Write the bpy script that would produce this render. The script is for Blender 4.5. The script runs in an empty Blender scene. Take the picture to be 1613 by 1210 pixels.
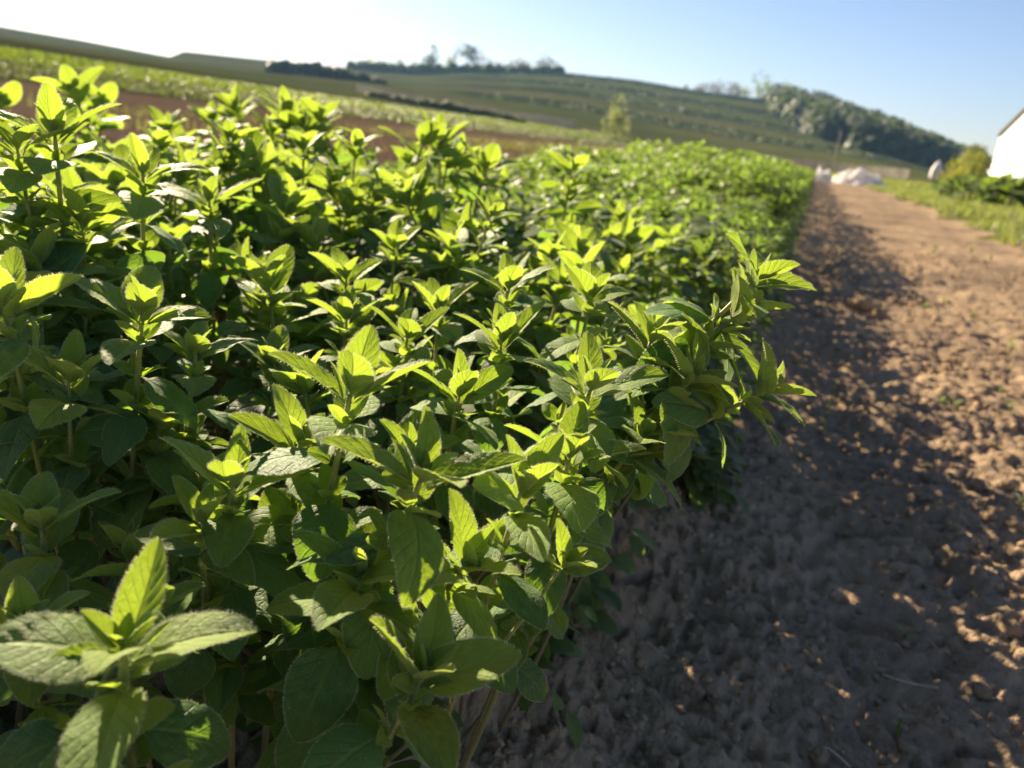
import bpy, math
import numpy as np
from mathutils import Vector, Matrix

RNG = np.random.default_rng(11)
PI = math.pi
SC = bpy.context.scene
COL = SC.collection

# ---------------------------------------------------------------- camera, sky, sun, exposure
PW, PH, FPX = 1613.0, 1210.0, 1211.0
YAW, PITCH, ROLL = math.radians(19.297), math.radians(17.794), math.radians(6.0)
CAM_Z = 0.30
_f = np.array([-math.sin(YAW) * math.cos(PITCH), math.cos(YAW) * math.cos(PITCH), -math.sin(PITCH)])
_r = np.array([math.cos(YAW), math.sin(YAW), 0.0])
_u = np.cross(_r, _f)
CR = _r * math.cos(ROLL) + _u * math.sin(ROLL)
CU = -_r * math.sin(ROLL) + _u * math.cos(ROLL)
CF = _f
CO = np.array([0, 0, CAM_Z])
cam_d = bpy.data.cameras.new('camera')
cam = bpy.data.objects.new('camera', cam_d)
COL.objects.link(cam)
m = Matrix.Identity(4)
for i in range(3):
    m[i][0], m[i][1], m[i][2], m[i][3] = CR[i], CU[i], -CF[i], CO[i]
cam.matrix_world = m
cam_d.sensor_width = 36.0
cam_d.lens = 36.0 * FPX / PW
cam_d.clip_start, cam_d.clip_end = 0.01, 6000
cam_d.dof.use_dof = True
cam_d.dof.focus_distance = 0.235
cam_d.dof.aperture_fstop = cam_d.lens / 1000 / 0.00165
SC.camera = cam

SUN_AZ, SUN_EL = math.radians(-52), math.radians(25.5)      # azimuth from +Y towards +X
sun_dir = Vector((math.sin(SUN_AZ) * math.cos(SUN_EL), math.cos(SUN_AZ) * math.cos(SUN_EL), math.sin(SUN_EL)))
world = bpy.data.worlds.new('World')
SC.world = world
world.use_nodes = True
wn = world.node_tree
bg = wn.nodes['Background']
sky = wn.nodes.new('ShaderNodeTexSky')
sky.sky_type = 'NISHITA'
sky.sun_disc = False
sky.sun_elevation = SUN_EL
sky.sun_rotation = SUN_AZ
sky.air_density, sky.dust_density, sky.ozone_density = 1.0, 0.35, 2.2
tint = wn.nodes.new('ShaderNodeMix')
tint.data_type, tint.blend_type = 'RGBA', 'MULTIPLY'
tint.inputs[0].default_value = 1.0
tint.inputs[7].default_value = (0.60, 0.575, 0.66, 1)
wn.links.new(sky.outputs[0], tint.inputs[6])
wn.links.new(tint.outputs[2], bg.inputs[0])
bg.inputs[1].default_value = 0.05
sl = bpy.data.lights.new('sun', 'SUN')
sl.energy, sl.angle, sl.color = 5.0, math.radians(0.55), (1.0, 0.82, 0.58)
so = bpy.data.objects.new('sun', sl)
so.rotation_euler = sun_dir.to_track_quat('Z', 'Y').to_euler()
so.location = (-20, 20, 30)
COL.objects.link(so)
SC.view_settings.view_transform = 'Standard'
SC.view_settings.look = 'None'
SC.view_settings.exposure = 2.1
SC.view_settings.gamma = 1
SC.view_settings.use_curve_mapping = False
cy = SC.cycles
cy.use_denoising = True
cy.max_bounces, cy.diffuse_bounces, cy.glossy_bounces, cy.transmission_bounces, cy.transparent_max_bounces = 8, 4, 2, 5, 8
cy.sample_clamp_indirect = 6


# ---------------------------------------------------------------- helpers
def nrm(v):
    v = np.asarray(v, float)
    return v / np.maximum(np.linalg.norm(v, axis=-1, keepdims=True), 1e-12)


def ray(px, py):
    return CF + CR * ((px - PW / 2) / FPX) - CU * ((py - PH / 2) / FPX)


def at_depth(px, py, d):
    return CO + ray(px, py) * d


def project(P):
    d = np.asarray(P) - CO
    z = d @ CF
    zz = np.maximum(z, 1e-6)
    return PW / 2 + FPX * (d @ CR) / zz, PH / 2 - FPX * (d @ CU) / zz, z


def az_el(px, py):
    d = ray(px, py)
    return math.atan2(d[0], d[1]), d[2] / math.hypot(d[0], d[1])


def hash2(ix, iy, seed):
    h = (ix.astype(np.int64) * 374761393 + iy.astype(np.int64) * 668265263 + seed * 1442695041) & 0xFFFFFFFF
    h = ((h ^ (h >> 13)) * 1274126177) & 0xFFFFFFFF
    h = h ^ (h >> 16)
    return (h & 0xFFFF) / 65535.0


def vnoise(x, y, seed=0):
    ix, iy = np.floor(x), np.floor(y)
    fx, fy = x - ix, y - iy
    fx, fy = fx * fx * fx * (fx * (6 * fx - 15) + 10), fy * fy * fy * (fy * (6 * fy - 15) + 10)
    a, b = hash2(ix, iy, seed), hash2(ix + 1, iy, seed)
    c, d = hash2(ix, iy + 1, seed), hash2(ix + 1, iy + 1, seed)
    return (a + (b - a) * fx) * (1 - fy) + (c + (d - c) * fx) * fy - 0.5


def fbm(x, y, octv=4, seed=0, gain=0.5):
    s, a = 0, 1
    for o in range(octv):
        s = s + a * vnoise(x + 17.3 * o, y - 9.1 * o, seed + o)
        x, y, a = x * 2.03 * 0.8 + y * 2.03 * 0.6, -x * 2.03 * 0.6 + y * 2.03 * 0.8, a * gain
    return s


def smooth(a, b, x):
    t = np.clip((np.asarray(x, float) - a) / (b - a), 0, 1)
    return t * t * (3 - 2 * t)


def link(o, parent=None):
    COL.objects.link(o)
    if parent is not None:
        o.parent = parent
    return o


def tag(o, label=None, cat=None, group=None, kind=None):
    if label: o['label'] = label
    if cat: o['category'] = cat
    if group: o['group'] = group
    if kind: o['kind'] = kind
    return o


def mesh_np(name, V, F, mats, fmat=None, uv=None, attrs=None, shade=True):
    """V (n,3); F a list of int arrays (k,3) or (k,4); fmat per face; uv per vertex; attrs per-vertex floats."""
    me = bpy.data.meshes.new(name)
    V = np.ascontiguousarray(V, dtype=np.float32)
    F = [np.asarray(f, dtype=np.int32) for f in F if len(f)]
    nl = sum(f.size for f in F)
    nf = sum(len(f) for f in F)
    me.vertices.add(len(V))
    me.vertices.foreach_set('co', V.ravel())
    me.loops.add(nl)
    lv = np.concatenate([f.ravel() for f in F])
    me.loops.foreach_set('vertex_index', lv)
    me.polygons.add(nf)
    sizes = np.concatenate([np.full(len(f), f.shape[1], np.int32) for f in F])
    starts = np.concatenate([[0], np.cumsum(sizes)[:-1]]).astype(np.int32)
    me.polygons.foreach_set('loop_start', starts)
    for mt in (mats if isinstance(mats, (list, tuple)) else [mats]):
        me.materials.append(mt)
    if fmat is not None:
        me.polygons.foreach_set('material_index', np.asarray(fmat, np.int32))
    me.polygons.foreach_set('use_smooth', np.full(nf, bool(shade)))
    if uv is not None:
        l = me.uv_layers.new(name='UVMap')
        l.data.foreach_set('uv', np.ascontiguousarray(uv[lv], dtype=np.float32).ravel())
    for k, a in (attrs or {}).items():
        at = me.attributes.new(k, 'FLOAT', 'POINT')
        at.data.foreach_set('value', np.ascontiguousarray(a, dtype=np.float32))
    me.update(calc_edges=True)
    return me


def obj(name, me, parent=None):
    return link(bpy.data.objects.new(name, me), parent)


def empty(name, loc, rz=0):
    o = bpy.data.objects.new(name, None)
    o.empty_display_size = 0.02
    o.location = Vector(loc)
    o.rotation_euler.z = rz
    return link(o)


def grid_faces(nr, nc, off=0):
    a = np.arange(nr * nc).reshape(nr, nc) + off
    return np.stack([a[:-1, :-1], a[:-1, 1:], a[1:, 1:], a[1:, :-1]], -1).reshape(-1, 4)


def tube(P, Rr, seg=8, cap=True):
    """a tube along the polyline P with radii Rr"""
    P = np.asarray(P, float)
    n = len(P)
    T = nrm(np.gradient(P, axis=0))
    ref = np.array([0.31, 0.17, 0.93])
    A = nrm(np.cross(T, ref))
    B = np.cross(T, A)
    th = np.arange(seg) * 2 * PI / seg
    V = P[:, None] + np.asarray(Rr, float).reshape(-1, 1, 1) * (np.cos(th)[None, :, None] * A[:, None] + np.sin(th)[None, :, None] * B[:, None])
    V = V.reshape(-1, 3)
    idx = np.arange(n * seg).reshape(n, seg)
    nx = np.roll(idx, -1, 1)
    Q = np.stack([idx[:-1], nx[:-1], nx[1:], idx[1:]], -1).reshape(-1, 4)
    tri = np.zeros((0, 3), int)
    if cap:
        V = np.vstack([V, P[-1:], P[:1]])
        k = n * seg
        tri = np.vstack([np.stack([idx[-1], nx[-1], np.full(seg, k)], -1), np.stack([nx[0], idx[0], np.full(seg, k + 1)], -1)])
    return V, Q, tri


class Bag:
    """collects pieces of ONE mesh"""
    def __init__(s):
        s.V, s.Q, s.T, s.mq, s.mt, s.n = [], [], [], [], [], 0

    def add(s, V, Q=None, T=None, mi=0):
        if Q is not None and len(Q):
            s.Q.append(np.asarray(Q) + s.n); s.mq += [mi] * len(Q)
        if T is not None and len(T):
            s.T.append(np.asarray(T) + s.n); s.mt += [mi] * len(T)
        s.V.append(np.asarray(V, float)); s.n += len(V)

    def box(s, c, size, mi=0, rz=0.0):
        x, y, z = [0.5 * v for v in size]
        v = np.array([[a * x, b * y, d * z] for d in (-1, 1) for a, b in ((-1, -1), (1, -1), (1, 1), (-1, 1))])
        if rz:
            cc, ss = math.cos(rz), math.sin(rz)
            v = v @ np.array([[cc, ss, 0], [-ss, cc, 0], [0, 0, 1]])
        s.add(v + np.asarray(c), [[0, 3, 2, 1], [4, 5, 6, 7], [0, 1, 5, 4], [1, 2, 6, 5], [2, 3, 7, 6], [3, 0, 4, 7]], None, mi)

    def mesh(s, name, mats, shade=True):
        F = []
        fm = []
        if s.Q: F.append(np.vstack(s.Q)); fm += s.mq
        if s.T: F.append(np.vstack(s.T)); fm += s.mt
        return mesh_np(name, np.vstack(s.V), F, mats, fm, shade=shade)


# ---------------------------------------------------------------- node material helpers
class NT:
    def __init__(s, name):
        s.m = bpy.data.materials.new(name)
        s.m.use_nodes = True
        s.t = s.m.node_tree
        s.t.nodes.clear()
        s.out = s.t.nodes.new('ShaderNodeOutputMaterial')

    def n(s, typ, ins=None, **kw):
        nd = s.t.nodes.new('ShaderNode' + typ)
        for k, v in kw.items():
            setattr(nd, k, v)
        for k, v in (ins or {}).items():
            s.put(nd.inputs[k], v)
        return nd

    def put(s, sock, v):
        if isinstance(v, bpy.types.NodeSocket):
            s.t.links.new(v, sock)
        elif isinstance(v, (tuple, list)) and len(v) == 3 and len(sock.default_value) == 4:
            sock.default_value = (*v, 1)
        else:
            sock.default_value = v

    def math(s, op, a, b=0.0, c=0.0, clamp=False):
        nd = s.n('Math', {0: a, 1: b, 2: c}, operation=op, use_clamp=clamp)
        return nd.outputs[0]

    def mix(s, f, a, b):
        nd = s.n('Mix', data_type='RGBA')
        s.put(nd.inputs[0], f); s.put(nd.inputs[6], a); s.put(nd.inputs[7], b)
        return nd.outputs[2]

    def sstep(s, x, a, b, lo=0.0, hi=1.0):
        nd = s.n('MapRange', {0: x, 1: a, 2: b, 3: lo, 4: hi}, interpolation_type='SMOOTHSTEP')
        return nd.outputs[0]

    def noise(s, vec, scale, detail=3.0, rough=0.55):
        return s.n('TexNoise', {'Vector': vec, 'Scale': scale, 'Detail': detail, 'Roughness': rough}).outputs[0]

    def done(s, sh):
        s.t.links.new(sh, s.out.inputs[0])
        return s.m


def plain(name, col, rough=0.7, var=0.12, scale=8.0, metal=0.0, bump=0.0):
    t = NT(name)
    co = t.n('TexCoord').outputs['Object']
    nz = t.noise(co, scale)
    c = t.mix(t.sstep(nz, 0.3, 0.7), tuple(v * (1 - var) for v in col), tuple(min(1, v * (1 + var)) for v in col))
    p = t.n('BsdfPrincipled', {'Base Color': c, 'Roughness': rough, 'Metallic': metal})
    if bump:
        b = t.n('Bump', {'Height': nz, 'Strength': bump, 'Distance': 0.02})
        t.put(p.inputs['Normal'], b.outputs[0])
    return t.done(p.outputs[0])


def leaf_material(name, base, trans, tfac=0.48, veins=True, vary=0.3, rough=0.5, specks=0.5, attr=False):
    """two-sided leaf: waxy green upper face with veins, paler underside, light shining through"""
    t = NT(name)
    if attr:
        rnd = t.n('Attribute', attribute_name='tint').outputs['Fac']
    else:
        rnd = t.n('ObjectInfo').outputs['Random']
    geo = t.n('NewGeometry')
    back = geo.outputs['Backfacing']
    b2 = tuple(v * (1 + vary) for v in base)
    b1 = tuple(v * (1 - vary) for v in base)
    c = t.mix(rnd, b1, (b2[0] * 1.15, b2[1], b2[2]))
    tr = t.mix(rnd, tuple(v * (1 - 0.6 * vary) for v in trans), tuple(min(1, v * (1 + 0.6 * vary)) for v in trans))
    nrm_out = None
    if veins:
        uvn = t.n('UVMap', uv_map='UVMap').outputs[0]
        sp = t.n('SeparateXYZ', {0: uvn})
        v = t.math('ABSOLUTE', t.math('MULTIPLY_ADD', sp.outputs[0], 2.0, -1.0))
        u = sp.outputs[1]
        mid = t.sstep(v, 0.03, 0.10, 1.0, 0.0)
        s = t.math('FRACT', t.math('ADD', t.math('MULTIPLY', u, 7.0), t.math('MULTIPLY', t.math('POWER', v, 0.8), -2.3)))
        dist = t.math('ABSOLUTE', t.math('ADD', s, -0.5))
        side = t.math('MULTIPLY', t.sstep(dist, 0.03, 0.11, 1.0, 0.0), t.sstep(v, 0.75, 0.97, 1.0, 0.0))
        off = t.n('VectorMath', {0: uvn, 1: t.n('CombineXYZ', {0: rnd, 1: rnd}).outputs[0]}, operation='ADD').outputs[0]
        nz = t.noise(off, 9.0, 4.0)
        fine = t.noise(off, 70.0, 2.0)
        c = t.mix(t.sstep(nz, 0.35, 0.7), c, tuple(k * 1.35 for k in base))
        vm = t.math('MAXIMUM', mid, t.math('MULTIPLY', side, 0.55))
        c = t.mix(t.math('MULTIPLY', vm, 0.4), c, (base[0] * 2.0 + 0.02, base[1] * 1.7 + 0.02, base[2] * 1.5))
        tr = t.mix(t.math('MULTIPLY', side, 0.35), tr, tuple(k * 0.55 for k in trans))
        tr = t.mix(t.math('MULTIPLY', mid, 0.45), tr, tuple(k * 0.6 for k in trans))
        # pale dust specks and tiny oil glands
        if specks:
            vo = t.n('TexVoronoi', {'Vector': off, 'Scale': 14.0, 'Randomness': 1.0}, feature='F1')
            pick = t.math('GREATER_THAN', t.n('SeparateColor', {0: vo.outputs['Color']}).outputs[0], 1.0 - 0.38 * specks)
            sm = t.math('MULTIPLY', t.sstep(vo.outputs['Distance'], 0.09, 0.19, 1.0, 0.0), pick)
            vo2 = t.n('TexVoronoi', {'Vector': off, 'Scale': 33.0, 'Randomness': 1.0}, feature='F1')
            pick2 = t.math('GREATER_THAN', t.n('SeparateColor', {0: vo2.outputs['Color']}).outputs[1], 1.0 - 0.45 * specks)
            sm = t.math('MAXIMUM', sm, t.math('MULTIPLY', t.sstep(vo2.outputs['Distance'], 0.12, 0.24, 1.0, 0.0), pick2))
            c = t.mix(t.math('MULTIPLY', sm, 0.6), c, (0.50, 0.55, 0.42))
            dust = t.sstep(t.noise(off, 3.5, 5.0, 0.7), 0.55, 0.75)
            c = t.mix(t.math('MULTIPLY', dust, 0.12 * specks), c, (0.34, 0.33, 0.24))
        h = t.math('ADD', t.math('ADD', t.math('MULTIPLY', vm, -0.7), t.math('MULTIPLY', t.noise(off, 16.0, 2.0), 0.55)), t.math('MULTIPLY', fine, 0.35))
        bp = t.n('Bump', {'Height': h, 'Strength': 0.6, 'Distance': 0.0013})
        nrm_out = bp.outputs[0]
        spot = t.math('MULTIPLY', t.sstep(t.noise(off, 5.0, 3.0), 0.66, 0.72), t.math('GREATER_THAN', rnd, 0.72))
        c = t.mix(t.math('MULTIPLY', spot, 0.7), c, (0.20, 0.14, 0.05))
        tr = t.mix(t.math('MULTIPLY', spot, 0.6), tr, (0.22, 0.14, 0.03))
    c = t.mix(t.math('MULTIPLY', back, 0.5), c, (base[0] * 1.5 + 0.035, base[1] * 1.2 + 0.035, base[2] * 1.5 + 0.03))
    p = t.n('BsdfPrincipled', {'Base Color': c, 'Roughness': rough, 'Specular IOR Level': 0.2, 'Sheen Weight': 0.16, 'Sheen Roughness': 0.45,
                               'Sheen Tint': (0.9, 0.95, 0.75)})
    tl = t.n('BsdfTranslucent', {'Color': tr})
    if nrm_out is not None:
        t.put(p.inputs['Normal'], nrm_out); t.put(tl.inputs['Normal'], nrm_out)
    mx = t.n('MixShader', {0: tfac, 1: p.outputs[0], 2: tl.outputs[0]})
    return t.done(mx.outputs[0])


M_YOUNG = leaf_material('young_leaf', (0.165, 0.26, 0.045), (0.33, 0.455, 0.035), 0.48, specks=0.35)
M_MID = leaf_material('grown_leaf', (0.11, 0.205, 0.04), (0.33, 0.47, 0.03), 0.47, specks=0.5)
M_OLD = leaf_material('old_leaf', (0.07, 0.155, 0.045), (0.22, 0.39, 0.03), 0.42, specks=0.75, rough=0.46)
M_BED = leaf_material('bed_leaf', (0.12, 0.195, 0.05), (0.25, 0.385, 0.045), 0.42, veins=False, vary=0.6, attr=True, rough=0.45)


def hair_material():
    t = NT('leaf_hair')
    a = t.n('BsdfDiffuse', {'Color': (0.62, 0.64, 0.46)})
    b = t.n('BsdfTranslucent', {'Color': (0.6, 0.62, 0.36)})
    return t.done(t.n('MixShader', {0: 0.55, 1: a.outputs[0], 2: b.outputs[0]}).outputs[0])


def stem_material():
    t = NT('stem')
    a = t.n('Attribute', attribute_name='along').outputs['Fac']
    rnd = t.n('ObjectInfo').outputs['Random']
    co = t.n('TexCoord').outputs['Object']
    nz = t.noise(co, 160.0)
    k = t.math('ADD', a, t.math('MULTIPLY_ADD', nz, 0.5, -0.25))
    c = t.mix(t.sstep(k, 0.15, 0.95), (0.22, 0.27, 0.06), t.mix(rnd, (0.21, 0.13, 0.06), (0.17, 0.16, 0.055)))
    p = t.n('BsdfPrincipled', {'Base Color': c, 'Roughness': 0.55, 'Sheen Weight': 0.35})
    b = t.n('BsdfTranslucent', {'Color': t.mix(0.5, c, (0.5, 0.42, 0.12))})
    return t.done(t.n('MixShader', {0: 0.3, 1: p.outputs[0], 2: b.outputs[0]}).outputs[0])


M_HAIR = hair_material()
M_STEM = stem_material()


def soil_material(name, lo, hi, moss=0.0, sc=1.0, bump=0.5):
    t = NT(name)
    co = t.n('TexCoord').outputs['Object']
    n1 = t.noise(co, 2.2 * sc, 5.0, 0.6)
    n2 = t.noise(co, 60.0 * sc, 6.0, 0.65)
    n3 = t.noise(co, 480.0 * sc, 3.0, 0.6)
    c = t.mix(t.sstep(n1, 0.3, 0.7), lo, hi)
    c = t.mix(t.math('MULTIPLY', t.sstep(n2, 0.45, 0.75), 0.6), c, tuple(min(1, v * 1.45) for v in hi))
    c = t.mix(t.math('MULTIPLY', t.sstep(n3, 0.52, 0.8), 0.5), c, tuple(v * 0.5 for v in lo))
    vo = t.n('TexVoronoi', {'Vector': co, 'Scale': 210.0 * sc}, feature='F1')
    pk = t.math('GREATER_THAN', t.n('SeparateColor', {0: vo.outputs['Color']}).outputs[0], 0.93)
    c = t.mix(t.math('MULTIPLY', pk, t.sstep(vo.outputs['Distance'], 0.18, 0.38, 0.5, 0.0)), c, (0.34, 0.29, 0.22))
    if moss:
        a = t.n('Attribute', attribute_name='moss').outputs['Fac']
        c = t.mix(t.math('MULTIPLY', a, t.sstep(n2, 0.4, 0.62)), c, (0.05, 0.075, 0.028))
    p = t.n('BsdfDiffuse', {'Color': c, 'Roughness': 0.6})
    h = t.math('ADD', t.math('MULTIPLY', n2, 1.0), t.math('MULTIPLY', n3, 0.35))
    b = t.n('Bump', {'Height': h, 'Strength': bump, 'Distance': 0.006 / sc})
    t.put(p.inputs['Normal'], b.outputs[0])
    return t.done(p.outputs[0])


M_SOIL = soil_material('path_soil', (0.24, 0.176, 0.120), (0.42, 0.308, 0.196), moss=1.0, bump=0.85)
M_CLOD = soil_material('clod_soil', (0.25, 0.178, 0.113), (0.42, 0.30, 0.18))
M_FIELD = soil_material('field_soil', (0.125, 0.085, 0.056), (0.165, 0.115, 0.076), sc=0.05, bump=0.4)


def land_material(name, c1, c2, c3, scale, scrub=False):
    t = NT(name)
    co = t.n('TexCoord').outputs['Object']
    n1 = t.noise(co, scale, 4.0)
    n2 = t.noise(co, scale * 9, 3.0)
    c = t.mix(t.sstep(n1, 0.35, 0.65), c1, c2)
    c = t.mix(t.math('MULTIPLY', t.sstep(n2, 0.4, 0.7), 0.6), c, c3)
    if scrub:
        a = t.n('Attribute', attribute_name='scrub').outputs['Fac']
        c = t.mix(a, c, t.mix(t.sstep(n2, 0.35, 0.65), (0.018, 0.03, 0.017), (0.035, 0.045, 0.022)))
    p = t.n('BsdfDiffuse', {'Color': c, 'Roughness': 0.6})
    return t.done(p.outputs[0])


M_VERGE = land_material('verge_ground', (0.10, 0.12, 0.03), (0.13, 0.13, 0.045), (0.15, 0.12, 0.07), 1.5)
M_PALECROP = land_material('pale_crop_ground', (0.06, 0.066, 0.026), (0.065, 0.07, 0.026), (0.075, 0.062, 0.036), 0.6)
M_BRIGHT = land_material('bright_crop_ground', (0.10, 0.14, 0.02), (0.13, 0.16, 0.03), (0.08, 0.11, 0.02), 0.4)
M_DRY = land_material('dry_meadow', (0.066, 0.066, 0.022), (0.052, 0.062, 0.018), (0.08, 0.068, 0.03), 0.05)
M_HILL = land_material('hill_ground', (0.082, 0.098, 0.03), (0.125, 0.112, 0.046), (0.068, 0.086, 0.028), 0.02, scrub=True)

# ---------------------------------------------------------------- the lie of the land
SKY_PTS = [(-900, -40), (-400, 0), (0, 42), (130, 64), (268, 90), (290, 81), (420, 95), (550, 108), (660, 116), (740, 111), (880, 114), (1000, 126), (1080, 140),
           (1200, 156), (1300, 178), (1400, 214), (1490, 256), (1560, 288), (1700, 306), (2200, 358)]
_sa = np.array([az_el(*p) for p in SKY_PTS])
_o = np.argsort(_sa[:, 0])
SKA, SKE = _sa[_o, 0], _sa[_o, 1]
SKE = np.maximum(SKE, 0.004)
R0, R1 = 130.0, 600.0


def strips(X):
    d = -np.asarray(X, float)
    return np.interp(d, [0, 6, 26, 62, 130, 1e4], [0, 0.0, 0.38, 2.8, 7.2, 7.2])


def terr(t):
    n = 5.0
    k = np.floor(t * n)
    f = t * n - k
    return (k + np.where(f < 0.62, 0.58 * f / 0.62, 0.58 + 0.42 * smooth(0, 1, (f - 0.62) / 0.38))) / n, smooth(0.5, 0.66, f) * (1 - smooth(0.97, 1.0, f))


def lie(X, Y, fine=True):
    """height, scrub mask, moss mask"""
    X, Y = np.asarray(X, float), np.asarray(Y, float)
    r = np.hypot(X, Y)
    az = np.arctan2(X, Y)
    base = strips(X)
    el = np.interp(az, SKA, SKE)
    wob = 0.035 * vnoise(az * 7, r * 0.006, 5) + 0.012 * vnoise(az * 40, r * 0.05, 6)
    t = np.clip((r - R0) / (R1 - R0) + wob * smooth(R0, R0 + 60, r) * (1 - smooth(R1 - 70, R1, r)), 0, 1)
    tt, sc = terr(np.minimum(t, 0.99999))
    tt = np.where(t >= 0.9999, 1.0, tt)
    Ht = el * R1 + 0.3
    front = smooth(-1.9, -1.2, az) * (1 - smooth(1.2, 1.9, az))
    z = base + (np.maximum(Ht, base) - base) * tt ** 1.6 * front
    z = np.where(r > R1, z - (r - R1) * 0.03, z)
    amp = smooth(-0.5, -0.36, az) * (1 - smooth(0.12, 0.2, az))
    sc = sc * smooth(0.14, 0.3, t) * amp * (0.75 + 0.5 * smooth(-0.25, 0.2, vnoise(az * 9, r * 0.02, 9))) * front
    moss = np.zeros_like(z)
    if fine:
        nearw = 1 - smooth(9, 26, r)
        k = r < 30
        x, y = X[k], Y[k]
        rr = r[k]
        edge = -0.075 + 0.035 * vnoise(y * 6, y * 0 + 3, 21) + 0.016 * vnoise(y * 25, y * 0, 22)
        inbed = smooth(edge + 0.05, edge - 0.045, x) * smooth(-1.08, -0.96, x)
        hz = 0.026 * fbm(x * 3.2, y * 3.2, 3, 31)
        rut = -0.016 * np.exp(-((x - 0.06 - 0.03 * np.sin(y * 2.1)) / 0.07) ** 2)
        wx, wy = x + 0.02 * vnoise(x * 20, y * 20, 35), y + 0.02 * vnoise(x * 20, y * 20, 36)
        c1 = np.abs(vnoise(wx * 17, wy * 17, 41)) * 0.020
        c2 = np.abs(vnoise(wx * 41, wy * 41, 43)) * 0.010
        c3 = np.abs(vnoise(wx * 95, wy * 95, 47)) * 0.007
        patch = 0.45 + 0.75 * smooth(-0.25, 0.3, vnoise(x * 4.3, y * 4.3, 51))
        crev = -0.014 * smooth(-.05, .2, vnoise(x * 6, y * 6, 58)) * np.maximum(0, 0.07 - np.abs(fbm(wx * 9, wy * 9, 2, 57))) / 0.07
        pits = -0.0055 * smooth(0.16, 0.36, vnoise(wx * 46, wy * 46, 59)) - 0.005 * smooth(0.18, 0.34, vnoise(wx * 120, wy * 120, 60))
        fz = (c1 + c2 + crev) * patch + pits + c3 + 0.0038 * fbm(x * 150, y * 150, 3, 53, .65) * (1 - smooth(1.2, 3, rr))
        fz *= (1.1 - 0.45 * smooth(1.2, 6, rr)) * (1 - 0.12 * smooth(.15, .5, x))
        verge = smooth(0.98, 1.3, x + 0.18 * vnoise(y * 2, y * 0, 61))
        z[k] += (hz + rut + fz * (1 - 0.6 * verge)) * nearw[k] + inbed * 0.045 + 0.03 * verge * nearw[k]
        moss[k] = smooth(edge + 0.1, edge - 0.02, x) * smooth(-0.1, 0.25, vnoise(x * 16, y * 16, 71)) * 0.9
    return z, np.clip(sc, 0, 1), moss


def gz(x, y):
    return float(lie(np.array([x]), np.array([y]))[0][0])


def build_ground():
    azs = np.radians(np.concatenate([np.arange(-180, -64, 4.0), np.arange(-64, 30, 0.19), np.arange(30, 180, 4.0)]))
    rs = np.concatenate([np.geomspace(0.03, 0.22, 14)[:-1], np.geomspace(0.22, 9, 620)[:-1], np.geomspace(9, 125, 130)[:-1], np.linspace(125, 612, 250), [680, 800, 1100, 1900, 3200, 4500]])
    A, Rr = np.meshgrid(azs, rs)
    X, Y = (Rr * np.sin(A)).ravel(), (Rr * np.cos(A)).ravel()
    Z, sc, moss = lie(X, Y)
    Z = np.where(np.hypot(X, Y) > 790, np.minimum(Z, -2), Z)
    V = np.stack([X, Y, Z], -1)
    nr, nc = A.shape
    idx = np.arange(nr * nc).reshape(nr, nc)
    nx = np.roll(idx, -1, 1)
    Q = np.stack([idx[:-1], idx[1:], nx[1:], nx[:-1]], -1).reshape(-1, 4)
    c = V[Q].mean(1)
    r = np.hypot(c[:, 0], c[:, 1])
    wig = 0.18 * vnoise(c[:, 1] * 2, c[:, 1] * 0, 61) + 0.25 * vnoise(c[:, 0] * 3, c[:, 1] * 3, 62)
    x = c[:, 0]
    zone = np.full(len(Q), 5)
    far = r > R0 + 15
    zone[(x > -62) & ~far] = 4
    zone[(x > -38 + wig) & ~far] = 3
    zone[(x > -26 + wig) & ~far] = 2
    zone[(x > -1.6) & ~far] = 0
    zone[(x + wig > 1.14 + 0.5 * smooth(20, 26, c[:, 1])) & ~far] = 1
    zone[(c[:, 1] > 21 + wig) & (x > -1.6) & ~far] = 1
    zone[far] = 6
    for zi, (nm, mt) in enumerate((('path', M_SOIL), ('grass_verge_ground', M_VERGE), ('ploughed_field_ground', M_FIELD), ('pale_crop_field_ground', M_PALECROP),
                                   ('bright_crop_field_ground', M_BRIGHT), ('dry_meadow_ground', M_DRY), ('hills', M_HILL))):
        q = Q[zone == zi]
        if not len(q): continue
        used, inv = np.unique(q, return_inverse=True)
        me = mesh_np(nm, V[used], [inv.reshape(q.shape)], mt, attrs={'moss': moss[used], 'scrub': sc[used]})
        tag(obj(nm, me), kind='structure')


build_ground()


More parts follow.
